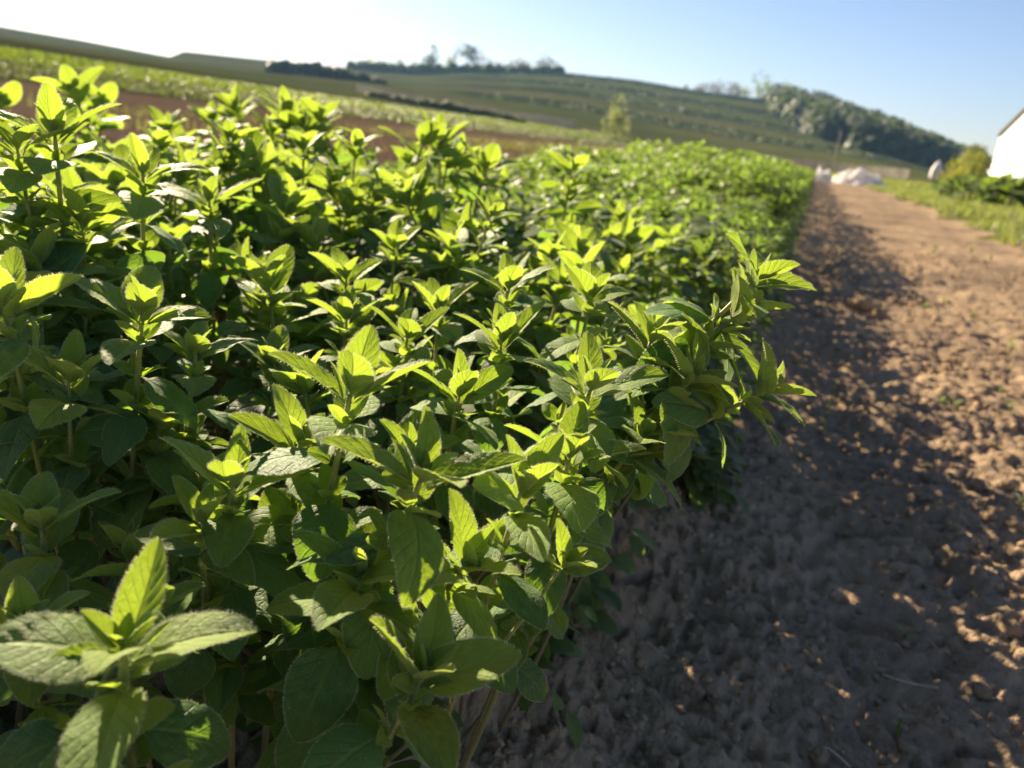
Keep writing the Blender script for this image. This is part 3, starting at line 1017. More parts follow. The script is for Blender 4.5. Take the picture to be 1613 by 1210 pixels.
# ---------------------------------------------------------------- soil clods, twigs, seedlings on the path
def blob(seed, nu=7, nv=4, rough=0.45):
    rg = np.random.default_rng(seed)
    th = np.linspace(0, 2 * PI, nu + 1)[:-1]
    ph = np.linspace(0, PI, nv + 1)
    V = [[0, 0, -1]]
    for p in ph[1:-1]:
        for t in th:
            V.append([math.sin(p) * math.cos(t), math.sin(p) * math.sin(t), -math.cos(p)])
    V.append([0, 0, 1])
    V = np.array(V) * (1 + rg.uniform(-rough, rough, (len(V), 1)))
    V *= rg.uniform(0.7, 1.2, 3)
    T = []
    n = nu
    for i in range(n):
        T.append([0, 1 + (i + 1) % n, 1 + i])
        for k in range(nv - 2):
            a, b = 1 + k * n + i, 1 + k * n + (i + 1) % n
            T += [[a, b, b + n], [a, b + n, a + n]]
        a, b = 1 + (nv - 2) * n + i, 1 + (nv - 2) * n + (i + 1) % n
        T.append([a, b, len(V) - 1])
    return V, np.array(T)


crng = np.random.default_rng(77)
n = 15000
y = 0.25 + 3.4 * crng.random(n) ** 1.9
x = np.where(crng.random(n) < .35, crng.uniform(-.05, .35, n), crng.uniform(.08, 1.25, n))
keep = vnoise(x * 7, y * 7, 91) + 0.25 * smooth(0, .5, x) + crng.uniform(-.2, .2, n) > 0.08
x, y = x[keep], y[keep]
n = len(x)
z = lie(x, y)[0]
sz = 0.0007 + 0.006 * crng.random(n) ** 4
sz = np.minimum(sz * (0.8 + 0.25 * y), 0.013)
n2 = 3500                                                # finer crumbs where the bed edge breaks down
y2 = 0.26 + 0.6 * crng.random(n2) ** 1.3; x2 = -0.085 + 0.5 * crng.random(n2) ** 1.6
x, y = np.concatenate([x, x2]), np.concatenate([y, y2])
z = np.concatenate([z, lie(x2, y2)[0]]); sz = np.concatenate([sz, 0.0006 + 0.0032 * crng.random(n2) ** 3])
n = len(x)
Vs, Ts, off = [], [], 0
tm = [blob(s) for s in range(6)]
for i in range(n):
    tv, tt = tm[i % 6]
    a = crng.uniform(0, 6.28)
    c, s = math.cos(a), math.sin(a)
    v = tv @ np.array([[c, s, 0], [-s, c, 0], [0, 0, .7]]) * sz[i] + np.array([x[i], y[i], z[i] - sz[i] * 0.12])
    Vs.append(v); Ts.append(tt + off); off += len(v)
tag(obj('soil_crumbs', mesh_np('soil_crumbs', np.vstack(Vs), [np.vstack(Ts)], M_CLOD)), kind='stuff')


def ground_hit(px, py, it=12):
    d = ray(px, py)
    z = 0.0
    for _ in range(it):
        t = (z - CAM_Z) / d[2]
        p = CO + d * t
        z = gz(p[0], p[1])
    return np.array([p[0], p[1], z])


CLOD_LABELS = ['largest sunlit soil lump at the edge of the shade high on the path',
               'second sunlit lump right beside the largest one at the shade edge',
               'small lump farthest up the shaded wheel track',
               'smallest lump in the shaded wheel track below the farthest one',
               'upper of two lit soil lumps in the middle shade',
               'lower of two lit soil lumps in the middle shade',
               'right of a close pair of sunlit lumps near the right edge',
               'left of a close pair of sunlit lumps near the right edge',
               'flat lump below the close pair of sunlit lumps',
               'lump at the shade border left of the pale edge seedling',
               'lump touching the pale leafy seedling at the right edge',
               'lump just below left of the pale leafy edge seedling',
               'lump at the right edge just below the pale leafy seedling',
               'biggest dark lump near the lower right edge',
               'dark lump right of the curved pale straw',
               'lump above the curved pale straw in the shade',
               'sunlit lump at the right edge above the biggest dark one',
               'lump beside the thick straw at the bottom edge',
               'lump between the green sprout and the thick straw',
               'lump right of the tiny orange pebble',
               'lump at lower left of the orange pebble']
clod_me = [mesh_np('soil_clod', blob(50 + s, 14, 9, .17)[0], [blob(50 + s, 14, 9, .17)[1]], M_CLOD) for s in range(4)]
for i, (px, py, w) in enumerate([(1355, 490, 42), (1385, 500, 30), (1300, 466, 18), (1290, 497, 14), (1436, 664, 22), (1430, 690, 20), (1515, 722, 26), (1490, 716, 20), (1470, 760, 30), (1540, 770, 30),
                                 (1586, 768, 28), (1560, 815, 24), (1600, 832, 30), (1590, 1000, 46), (1545, 1090, 40), (1500, 1020, 34), (1595, 930, 30), (1290, 1195, 40), (1420, 1175, 26), (1270, 1040, 30), (1130, 1130, 26)]):
    p = ground_hit(px, py)
    r = 0.5 * w * np.linalg.norm((p - CO) @ CF) / FPX
    o = obj('soil_clod', clod_me[i % 4])
    o.location = Vector((p[0], p[1], p[2] + r * .25)); o.scale = (r, r, r * .8); o.rotation_euler.z = i * 1.7
    tag(o, CLOD_LABELS[i], 'soil clod', 'larger soil lumps on the path')

M_TWIG = plain('dry_straw', (0.42, 0.37, 0.28), 0.8, .2, 90)
for (pts, rr, lab) in (([(1385, 1076), (1410, 1086), (1440, 1091), (1475, 1092)], .0006, 'thin curved pale straw on the shaded soil, upper of two'),
                       ([(1272, 1188), (1300, 1193), (1340, 1207)], .0010, 'thicker pale straw at the bottom edge of the photo')):
    G = np.array([ground_hit(*q) for q in pts])
    G[:, 2] = np.maximum(G[:, 2], G[:, 2].mean()) + 0.004
    t = np.linspace(0, 1, 12)
    k = np.linspace(0, 1, len(G))
    C = np.stack([np.interp(t, k, G[:, q]) for q in range(3)], -1)
    C[:, 2] += 0.002 * np.sin(PI * t)
    V, Q, T = tube(C - C[0], np.full(12, rr) * np.linspace(1, .6, 12), 6)
    o = obj('straw', mesh_np('straw', V, [Q, T], M_TWIG)); o.location = Vector(C[0])
    tag(o, lab, 'straw')
M_PEB = plain('orange_stone', (0.36, 0.17, 0.07), .7, .15, 200)
M_PETAL = plain('purple_petal', (0.12, 0.04, 0.16), .6, .2, 300)
p = ground_hit(1238, 1056)
o = obj('pebble', mesh_np('pebble', blob(4, 10, 7, .12)[0] * .0022, [blob(4, 10, 7, .12)[1]], M_PEB)); o.location = Vector(p) + Vector((0, 0, .001))
tag(o, 'tiny orange pebble on the shaded soil', 'pebble')
p = ground_hit(1352, 1070)
Pp, _ = leaf_shape(7, 5, W=.5, fold=.4, bend=-.7)
o = obj('petal', mesh_np('petal', Pp.reshape(-1, 3) * .006, [grid_faces(7, 5)], M_PETAL)); o.location = Vector(p) + Vector((0, 0, .003)); o.rotation_euler.z = 1.0
tag(o, 'shrivelled purple petal lying beside the curved straw', 'petal')

M_SEED = leaf_material('seedling_leaf', (0.14, 0.20, 0.05), (0.35, 0.45, .05), .4, veins=False)
M_GRASS = leaf_material('grass_blade', (0.105, 0.135, 0.042), (0.23, 0.28, .045), .45, veins=False, vary=.4, attr=True)
sp_, sq_ = leaf_shape(7, 3, W=.5, fold=.2, bend=-.4, quilt=0, wave=0)[0].reshape(-1, 3), grid_faces(7, 3)
seed_leaf = mesh_np('seedling_leaf', sp_, [sq_], M_SEED)


def seedling(px, py, hpx_, nl, lmm, label, group=None, lean=0.0):
    p = ground_hit(px, py)
    d = (p - CO) @ CF
    h = hpx_ * d / FPX
    root = empty('seedling', p)
    tag(root, label, 'seedling', group)
    C = bezier(np.zeros(3), np.array([lean * h * .3, 0, h * .6]), np.array([lean * h, 0, h]), 8)
    V, Q, T = tube(C, np.linspace(.0011, .0007, 8) * max(1, d * 1.1), 6)
    obj('stem', mesh_np('stem', V, [Q, T], M_SEED), root)
    for i in range(nl):
        o = obj('leaf', seed_leaf, root)
        a = i * 2.4 + px
        o.location = Vector(C[-1] * (1 - .12 * (i // 2)))
        el = .6 - .25 * (i // 2)
        o.rotation_euler = (el, 0, a)
        s = lmm / 1000
        o.scale = (s, s, s)
    return root


seedling(1296, 680, 78, 3, 11, 'tall thin green seedling standing in the shaded wheel track', None, .02)
for (px, py, h_, n_, l_) in ((1480, 640, 16, 4, 12), (1455, 490, 14, 5, 16), (1485, 482, 12, 5, 14), (1500, 650, 12, 4, 12), (1590, 560, 16, 5, 16), (1470, 400, 10, 5, 26), (1530, 395, 10, 5, 26), (1560, 410, 10, 4, 24), (1535, 500, 10, 4, 16), (1590, 650, 12, 4, 12), (1575, 620, 8, 4, 10)):
    seedling(px, py, h_, n_, l_, 'low pale green seedling growing in the sunlit dirt path', 'low seedlings in the sunlit path')
seedling(1604, 805, 22, 4, 12, 'pale leafy seedling at the right edge of the photo above the shade')
seedling(1410, 1165, 42, 1, 6, 'single upright green sprout low on the shaded soil')
seedling(1425, 1005, 8, 2, 9, 'flat green sprout lying in the middle of the shaded soil')
seedling(1120, 800, 12, 3, 12, 'small grass-green sprout in the shade beside the clump')


M_LITTER = plain('dead_leaf', (0.16, 0.10, 0.05), .85, .35, 60)
n = 260
lx = np.concatenate([crng.uniform(-.5, -.03, 160), crng.uniform(-.05, .9, 100)]); ly = np.concatenate([.2 + .7 * crng.random(160), .3 + 1.6 * crng.random(100)])
la = crng.uniform(0, 6.28, n)
tag(scatter('dead_leaves', np.stack([lx, ly, lie(lx, ly)[0] + .003], -1), np.stack([np.cos(la), np.sin(la), crng.normal(0, .15, n)], -1),
            np.stack([crng.normal(0, .4, n), crng.normal(0, .4, n), np.ones(n)], -1), crng.uniform(.005, .014, n), low_leaf(6, 5, W=.5, fold=.5, bend=-1.0), M_LITTER, crng.random(n)), kind='stuff')
bag = Bag()
for i in range(70):
    lx, ly = crng.uniform(-.05, .9), .3 + 1.6 * crng.random() ** 1.3
    a_, l_ = crng.uniform(0, 6.28), crng.uniform(.006, .03)
    q = np.array([[lx + math.cos(a_) * l_ * k + .002 * math.sin(3 * k + a_), ly + math.sin(a_) * l_ * k, 0] for k in (-.5, 0, .5)])
    q[:, 2] = lie(q[:, 0], q[:, 1])[0].max() + .0015
    bag.add(*tube(q, [.0004, .0005, .0003], 5))
tag(obj('straw_litter', bag.mesh('straw_litter', M_TWIG)), kind='stuff')


def blades(name, P, hgt, wid, rg, mat=M_GRASS, tint=None, lean=.5):
    """grass blades: bent three-segment strips"""
    n = len(P)
    a = rg.uniform(0, 2 * PI, n)
    D = np.stack([np.cos(a), np.sin(a), np.zeros(n)], -1)
    X = np.stack([-np.sin(a), np.cos(a), np.zeros(n)], -1)
    up = np.array([0, 0, 1.0])
    ln = np.abs(rg.normal(0, lean, n))[:, None]
    rows = []
    for k, w in ((0, 1.0), (.5, .8), (1.0, .08)):
        c = P + hgt[:, None] * (up * k * (1 - .3 * ln * k) + D * ln * k * k)
        rows += [c - X * (wid * w)[:, None], c + X * (wid * w)[:, None]]
    V = np.stack(rows, 1)
    q = np.array([[0, 1, 3, 2], [2, 3, 5, 4]])
    Q = (q[None] + (np.arange(n) * 6)[:, None, None]).reshape(-1, 4)
    t = rg.random(n) if tint is None else tint
    return obj(name, mesh_np(name, V.reshape(-1, 3), [Q], mat, attrs={'tint': np.repeat(t, 6)}))


grng = np.random.default_rng(91)
n = 60000
yv = 3.0 + 22 * grng.random(n) ** 1.3
xv = 1.0 + 7.5 * grng.random(n) ** 1.2
k = xv + .35 * vnoise(yv * 2, xv * 2, 63) > 1.16
xv, yv = xv[k], yv[k]
zv = lie(xv, yv)[0]
tuft = 0.6 + 0.8 * smooth(-.3, .4, vnoise(xv * 2, yv * 2, 64))
tag(blades('grass', np.stack([xv, yv, zv], -1), grng.uniform(.03, .075, len(xv)) * tuft, grng.uniform(.002, .005, len(xv)) * (1 + yv * .06), grng), kind='stuff')
n = 9000
yv = 21 + 45 * grng.random(n); xv = grng.uniform(-3, 26, n)
tag(blades('far_grass', np.stack([xv, yv, lie(xv, yv)[0]], -1), grng.uniform(.06, .16, n), grng.uniform(.012, .03, n), grng), kind='stuff')
M_DRYG = leaf_material('dry_grass', (0.10, 0.105, 0.035), (0.17, 0.18, .04), .35, veins=False, vary=.35, attr=True)
n = 16000
yv = grng.uniform(4, 70, n); xv = -6.5 - 0.1 * yv + grng.normal(0, 1.4, n)
kk = vnoise(xv * .8, yv * .5, 66) > -.05
xv, yv = xv[kk], yv[kk]
tag(blades('weed_strip_grass', np.stack([xv, yv, lie(xv, yv)[0]], -1), grng.uniform(.06, .2, len(xv)), grng.uniform(.004, .012, len(xv)), grng, M_DRYG), kind='stuff')

# ---------------------------------------------------------------- crop strips on the left
lowl = low_leaf(4, 3, W=.55, fold=.3, bend=-.7, rise=.4)
M_CROP = leaf_material('bright_crop_leaf', (0.075, 0.105, 0.018), (0.16, 0.22, .012), .4, veins=False, vary=.4, attr=True)
M_PCROP = leaf_material('pale_crop_leaf', (0.075, 0.09, 0.032), (0.12, 0.15, .03), .35, veins=False, vary=.35, attr=True)


def crop(name, x0, x1, y0, y1, n, row, hgt, mat, rg):
    xr = np.round(rg.uniform(x0, x1, n) / row) * row + rg.normal(0, row * .16, n)
    yy = rg.uniform(y0, y1, n)
    P = np.stack([xr, yy, lie(xr, yy, False)[0]], -1)
    a = rg.uniform(0, 2 * PI, n)
    D = np.stack([np.cos(a) * .7, np.sin(a) * .7, rg.uniform(.4, 1.3, n)], -1)
    N = np.stack([-np.cos(a), -np.sin(a), np.ones(n)], -1)
    return tag(scatter(name, P + np.stack([np.zeros(n), np.zeros(n), rg.uniform(0, .3, n) * hgt], -1), D, N, rg.uniform(.6, 1.2, n) * hgt, lowl, mat, rg.random(n)), kind='stuff')


crop('pale_crop_foliage', -38, -26, 8, 150, 26000, 1.0, .20, M_PCROP, grng)
crop('bright_crop_foliage', -62, -38, 12, 170, 36000, 1.3, .28, M_CROP, grng)

# pink marker in the brown field
t = NT('pink_plastic')
M_PINK = t.done(t.n('MixShader', {0: 0.45, 1: t.n('BsdfDiffuse', {'Color': (0.80, 0.68, 0.62)}).outputs[0], 2: t.n('BsdfTranslucent', {'Color': (0.8, 0.66, 0.60)}).outputs[0]}).outputs[0])
mx, my = -7.6, 8.9
d_ = ray(357, 200); tq = 11.5
mp = CO + d_ * tq; mp[2] = gz(mp[0], mp[1])
V, Q, T = tube(np.array([[0, 0, 0], [0, 0, .02], [0.01, 0, .16], [.03, 0, .36], [.035, 0, .38]]), [.06, .06, .042, .014, .004], 12)
mk = empty('marker_cone', mp); tag(mk, 'pale pink marker cone standing in the brown field', 'marker')
obj('cone', mesh_np('cone', V, [Q, T], M_PINK), mk)
bgm = Bag(); bgm.box((0, 0, .01), (.2, .2, .02)); obj('base', bgm.mesh('base', M_PINK, False), mk)


# ---------------------------------------------------------------- trees, hedges, scrub
M_BARK = plain('bark', (0.10, 0.075, 0.05), .9, .3, 3)


def foliage_mat(name, c, tr):
    return leaf_material(name, c, tr, .35, veins=False, vary=.45, attr=True, rough=.6)


M_FOL = {'dark': foliage_mat('dark_tree_leaf', (0.04, 0.058, 0.03), (.08, .11, .025)),
         'mid': foliage_mat('mid_tree_leaf', (0.06, 0.08, 0.026), (.20, .25, .03)),
         'pale': foliage_mat('pale_tree_leaf', (0.13, 0.15, 0.06), (.36, .42, .09)),
         'bare': foliage_mat('budding_twig', (0.12, 0.095, 0.06), (.16, .14, .06)),
         'bush': foliage_mat('bush_leaf', (0.11, 0.13, 0.02), (.40, .42, .03))}
CARD = (np.array([[-.5, 0, 0], [.5, 0, .1], [.35, .8, .22], [-.3, 1, .05]]), np.array([[0, 1, 2, 3]]))


def crown_points(n, rg, rx, rz, lobes):
    c = rg.normal(0, 1, (lobes, 3)); c = nrm(c) * rg.uniform(.25, .75, (lobes, 1))
    rad = rg.uniform(.28, .55, lobes)
    k = rg.integers(0, lobes, n)
    p = c[k] + nrm(rg.normal(0, 1, (n, 3))) * (rad[k] * rg.uniform(.55, 1, n) ** .5)[:, None]
    out = nrm(p - c[k])
    return p * np.array([rx, rx, rz]), out, k


def tree(px, py_base, dist, hpx_, wpx, kind, label, group, n=260, trunk=.28, lobes=9, name='tree', cat='tree', seed=0, z=None, dead=False):
    rg = np.random.default_rng(seed + int(px))
    a, _ = az_el(px, py_base)
    P0 = np.array([math.sin(a) * dist, math.cos(a) * dist, 0])
    P0[2] = (gz(P0[0], P0[1]) if z is None else z) - (2.2 if dist > 400 else .1)
    dep = (P0 - CO) @ CF
    H, Wd = hpx_ * dep / FPX, wpx * dep / FPX
    root = empty(name, P0)
    tag(root, label, cat, group)
    th = H * trunk
    b = Bag()
    tr = H * .018 + .02
    C = np.array([[0, 0, 0], [H * .01, 0, th * .6], [0, H * .01, th], [H * .01, 0, H * .7]])
    b.add(*tube(C, [tr * 1.3, tr, tr * .8, tr * .25], 7))
    for i in range(6):
        aa = i * 1.05 + rg.random(); s0 = th * (.8 + .25 * rg.random()) + (H - th) * .08 * i
        e = np.array([math.cos(aa) * Wd * .34, math.sin(aa) * Wd * .34, s0 + H * (.12 + .1 * rg.random())])
        b.add(*tube(np.array([[0, 0, s0], e * np.array([.5, .5, 0]) + np.array([0, 0, s0 + (e[2] - s0) * .4]), e]), [tr * .5, tr * .35, tr * .12], 5))
    obj('trunk', b.mesh('trunk', M_BARK), root)
    p, out, k = crown_points(n, rg, Wd * .5, (H - th) * .6, lobes)
    p[:, 2] += th + (H - th) * .5
    D = nrm(out + rg.normal(0, .7, (n, 3)))
    cs = math.sqrt(Wd * H / n) * 1.25 * (.6 if dead else 1)
    scatter('crown', p, D, nrm(out + rg.normal(0, .5, (n, 3))), rg.uniform(.6, 1.3, n) * cs, CARD, M_FOL[kind], rg.random(n), root)
    return root


G1 = 'trees along the far hill crest'
for i, (px, hp, wp, kd, nn, lab) in enumerate([
    (558, 14, 30, 'dark', 160, 'low dark tree at the left end of the hill crest trees'),
    (582, 20, 34, 'mid', 160, 'bushy tree second from the left end of the hill crest trees'),
    (610, 18, 30, 'dark', 160, 'low dark tree left of a thin spire on the hill crest'),
    (630, 26, 12, 'mid', 90, 'thin spire-shaped tree on the hill crest'),
    (656, 22, 20, 'dark', 140, 'narrow dark tree left of the round lollipop tree on the crest'),
    (680, 40, 22, 'dark', 220, 'round lollipop-shaped tree on the hill crest'),
    (710, 30, 16, 'mid', 140, 'slim pointed tree between the lollipop tree and the big one'),
    (737, 42, 30, 'dark', 260, 'biggest full-crowned tree on the hill crest'),
    (765, 22, 22, 'bare', 120, 'low leafless tree right beside the biggest crest tree'),
    (783, 20, 18, 'bare', 110, 'second leafless tree right of the biggest crest tree'),
    (815, 24, 26, 'bare', 130, 'thin brownish tree standing alone in the crest gap'),
    (850, 18, 26, 'mid', 130, 'low tree before the last pair on the hill crest'),
    (862, 24, 28, 'bare', 130, 'twiggy brown tree, tallest of the last ones on the crest'),
    (875, 14, 18, 'dark', 110, 'last dark shrub-like tree where the crest turns bare')]):
    tree(px, 110, R1 - 4, hp * 1.05, wp * 1.5, kd, lab, G1, n=nn * 2, trunk=.2 if hp > 35 else .08)
G2 = 'trees on the right-hand ridge'
for i, (px, hp, wp, kd, lab) in enumerate([
    (1080, 14, 10, 'bare', 'tiny thin tree at the start of the right-hand ridge trees'),
    (1104, 18, 24, 'bare', 'brown leafless tree second along the right-hand ridge'),
    (1128, 22, 26, 'bare', 'brown leafless tree in the middle of the bare ridge trees'),
    (1152, 24, 26, 'bare', 'taller brown leafless tree just before the light green ridge tree'),
    (1172, 20, 22, 'pale', 'small pale tree under the light green ridge tree'),
    (1208, 44, 40, 'mid', 'light green tree standing tallest on the right-hand ridge'),
    (1243, 44, 30, 'mid', 'green tree at the edge of the ridge wood'),
    (1262, 34, 34, 'bare', 'brownish tree at the top edge of the ridge wood'),
    (1298, 38, 44, 'dark', 'rounded dark tree on the shoulder of the ridge wood')]):
    tree(px, 150, R1 - 6, hp, wp * 1.35, kd, lab, G2, n=460, trunk=.03)

# pale tree in mid field
tree(967, 230, 150, 66, 48, 'pale', 'pale feathery tree standing alone below the terraces', None, n=900, trunk=.08)


def clump_mass(name, centers, heights, rg, kind, per=26, parent=None, wfac=.75, card=.45):
    """many rounded leafy clumps joined into one mass"""
    m_ = len(centers)
    k = np.repeat(np.arange(m_), per)
    o = nrm(rg.normal(0, 1, (m_ * per, 3))); o[:, 2] = np.abs(o[:, 2])
    h = heights[k][:, None]
    p = centers[k] + o * h * np.array([wfac * .5, wfac * .5, .8]) * rg.uniform(.75, 1.05, (m_ * per, 1))
    D = nrm(np.cross(o, rg.normal(0, 1, (m_ * per, 3))))
    t = np.clip(np.repeat(rg.random(m_), per) + rg.normal(0, .15, m_ * per), 0, 1)
    return scatter(name, p, D, o + rg.normal(0, .3, o.shape), heights[k] * card * rg.uniform(.65, 1.35, m_ * per), CARD, M_FOL[kind], t, parent)


frng2 = np.random.default_rng(55)
# wood on the right ridge
n = 9000
px_ = frng2.uniform(1215, 1560, n); r_ = frng2.uniform(260, R1 - 2, n)
aa = np.array([az_el(p, 200)[0] for p in px_])
X, Y = np.sin(aa) * r_, np.cos(aa) * r_
zz = lie(X, Y, False)[0]
P = np.stack([X, Y, zz], -1)
sx, sy, sd = project(P)
low_edge = np.interp(sx, [1180, 1215, 1300, 1400, 1470, 1560], [165, 178, 222, 246, 262, 290])
k = (sy < low_edge + 4 * vnoise(sx * .05, sx * 0, 3)) & (sx > 1212 + 0.4 * (sy - 150))
P = P[k][:1300]
h_ = frng2.uniform(9, 16, len(P))
tag(clump_mass('woods', P, h_, frng2, 'dark', 64, wfac=.9, card=.2), kind='stuff')
# scrub on the terrace banks
n = 30000
aa = frng2.uniform(-.5, .2, n); r_ = frng2.uniform(R0 + 40, R1 - 6, n)
X, Y = np.sin(aa) * r_, np.cos(aa) * r_
zz, sc_, _ = lie(X, Y, False)
k = sc_ > .72 + .25 * frng2.random(n)
P = np.stack([X, Y, zz - .3], -1)[k][:3200]
tag(clump_mass('hillside_scrub_foliage', P, frng2.uniform(0.6, 1.4, len(P)), frng2, 'dark', 12, wfac=1.9, card=.5), kind='stuff')


def hedge(pts, dist, hpx_, label, kind='dark', n=90, name='hedge'):
    """a hedge or wooded bank along a line of photo columns at a distance"""
    rg = np.random.default_rng(int(pts[0][0]))
    px = np.sort(rg.uniform(pts[0][0], pts[-1][0], n))
    dd = np.interp(px, [p[0] for p in pts], [p[1] for p in pts]) if dist is None else np.full(n, dist) + rg.normal(0, 2, n)
    a = np.array([az_el(p, 150)[0] for p in px])
    X, Y = np.sin(a) * dd, np.cos(a) * dd
    Z = lie(X, Y, False)[0]
    c = np.stack([X, Y, Z], -1)
    hp = np.interp(px, [p[0] for p in pts], [p[2] for p in pts]) * ((c - CO) @ CF) / FPX
    mid = c.mean(0)
    root = empty(name, mid)
    clump_mass('foliage', c - mid, hp * rg.uniform(.4, 1.1, n), rg, kind, 60, root, wfac=1.1, card=.26)
    b = Bag()
    for i in range(0, n, 4):
        q = c[i] - mid
        b.add(*tube(np.array([q + [0, 0, -.2], q + [.05, 0, hp[i] * .3], q + [0.1, .05, hp[i] * .7]]), [.09, .06, .02], 5))
    obj('trunks', b.mesh('trunks', M_BARK), root)
    tag(root, label, 'hedge')
    return root


hedge([(420, 330, 9), (436, 330, 24), (500, 330, 25), (575, 330, 16), (610, 330, 7)], None, 0, 'tall dark hedge bank below the skyline left of the crest trees', 'dark', n=150)
hedge([(580, 170, 9), (700, 165, 15), (830, 160, 11)], None, 0, 'long low dark hedge below the pale vineyard strip', 'mid', n=160)

hedge([(550, R1 - 8, 15), (650, R1 - 8, 17), (760, R1 - 8, 13), (884, R1 - 8, 11)], None, 0, 'low scrubby hedge along the far hill crest under the trees', 'mid', n=150)

# vineyard: stakes and pale trellis rows, far beyond counting
M_VINE = plain('pale_trellis', (0.40, 0.36, 0.29), .8, .2, .5)


def trellis(name, x0p, x1p, d0, d1, n, hh, rows=2):
    rg = np.random.default_rng(n)
    b = Bag()
    for r in range(rows):
        for i in range(n):
            f = i / (n - 1)
            p = x0p + (x1p - x0p) * f
            a = az_el(p, 200)[0]
            d = d0 + (d1 - d0) * f + r * 3.5
            X, Y = math.sin(a) * d, math.cos(a) * d
            Z = float(lie(np.array([X]), np.array([Y]), False)[0][0])
            b.box((X, Y, Z + hh / 2), (.24, .24, hh * rg.uniform(.8, 1.1)))
            if i % 2 == 0 and i:
                pv = np.array(prev); cu = np.array([X, Y, Z])
                for zf in (.45, .85):
                    b.add(*tube(np.array([pv + [0, 0, hh * zf], (pv + cu) / 2 + [0, 0, hh * zf - .05], cu + [0, 0, hh * zf]]), [.05] * 3, 4))
            prev = (X, Y, Z)
    return tag(obj(name, b.mesh(name, M_VINE, False)), kind='stuff')


trellis('vineyard_stakes', 560, 905, 182, 172, 110, 1.7, 3)
trellis('lower_vineyard_stakes', 1130, 1450, 150, 110, 120, 1.3, 4)

# thin poles
M_POLE = plain('weathered_pole', (0.38, 0.32, 0.24), .8, .2, 3)
for (px, dist, h_, lab) in ((1319, 42, 62, 'thin bare pole rising above the white heaps'), (779, 60, 34, 'thin bare pole above the bed, left of the pale tree')):
    a, _ = az_el(px, 230)
    X, Y = math.sin(a) * dist, math.cos(a) * dist
    Z = gz(X, Y)
    hm = h_ * dist / FPX
    V, Q, T = tube(np.array([[0, 0, -.1], [.0, 0, hm * .5], [.02, 0, hm]]), [.022, .02, .016], 8)
    o = obj('pole', mesh_np('pole', V, [Q, T], M_POLE)); o.location = (X, Y, Z)
    tag(o, lab, 'pole')

# ---------------------------------------------------------------- white fleece heaps at the end of the path
def fleece_material():
    t = NT('white_fleece')
    a = t.n('BsdfDiffuse', {'Color': (0.82, 0.80, 0.76)})
    b = t.n('BsdfTranslucent', {'Color': (0.80, 0.80, 0.80)})
    return t.done(t.n('MixShader', {0: 0.5, 1: a.outputs[0], 2: b.outputs[0]}).outputs[0])


M_FLEECE = fleece_material()


def heap(px, dist, wpx, hpx_, label, seed):
    a, _ = az_el(px, 290)
    X, Y = math.sin(a) * dist, math.cos(a) * dist
    W, H = wpx * dist / FPX, hpx_ * dist / FPX
    nr, nc = 26, 48
    u = np.linspace(0, 1, nr)[:, None]; th = np.linspace(0, 2 * PI, nc, endpoint=False)[None]
    rr = np.sin(u * PI / 2) ** .8
    lx, ly = rr * np.cos(th), rr * np.sin(th)
    rad = 1 + .5 * fbm(lx * 1.5 + seed * 3, ly * 1.5, 3, seed)
    z = np.cos(u * PI / 2) ** .7 * (.72 + .9 * fbm(lx * 2.3 + seed, ly * 2.3, 4, seed + 9)) - .06 * np.abs(vnoise(lx * 9, ly * 9, seed + 3)) * 1.5
    V = np.stack([lx * rad * W / 2, ly * rad * W * .35, np.maximum(z, 0) * H + 0 * lx], -1).reshape(-1, 3)
    idx = np.arange(nr * nc).reshape(nr, nc); nx = np.roll(idx, -1, 1)
    Q = np.stack([idx[:-1], idx[1:], nx[1:], nx[:-1]], -1).reshape(-1, 4)
    o = obj('fleece_heap', mesh_np('fleece_heap', V, [Q], M_FLEECE)); o.location = (X, Y, gz(X, Y) - .02)
    tag(o, label, 'fleece heap')


heap(1293, 19.5, 30, 24, 'small rounded white fleece heap at the end of the oregano bed', 3)
heap(1352, 20.5, 78, 20, 'long crumpled white fleece heap across the end of the path', 8)

# ---------------------------------------------------------------- right side: big-leaved crop, bush, parasol, house
M_BIG = leaf_material('crop_plant_leaf', (0.055, 0.095, 0.03), (0.22, 0.32, .04), .38, veins=True, specks=0)
big_leaf = [mesh_np('big_leaf', leaf_shape(13, 9, W=.8, fold=.2, bend=-.9 - .2 * s, rise=.3, quilt=.02, wave=.06, seed=s, pet=.2)[0].reshape(-1, 3), [grid_faces(13, 9)], M_BIG,
                    uv=leaf_shape(13, 9, seed=s)[1].reshape(-1, 2)) for s in range(3)]
M_STALK = plain('crop_stalk', (0.12, 0.15, 0.06), .6, .2, 20)
brg = np.random.default_rng(14)
proto = None
plants = [(1484, 14.5, .80), (1508, 14.2, .95), (1530, 14.9, 1.05), (1551, 14.0, 1.1), (1574, 14.6, 1.2), (1597, 13.8, 1.15), (1622, 14.2, 1.2), (1520, 16.2, 1.0), (1562, 16.4, 1.1), (1604, 16, 1.1)]
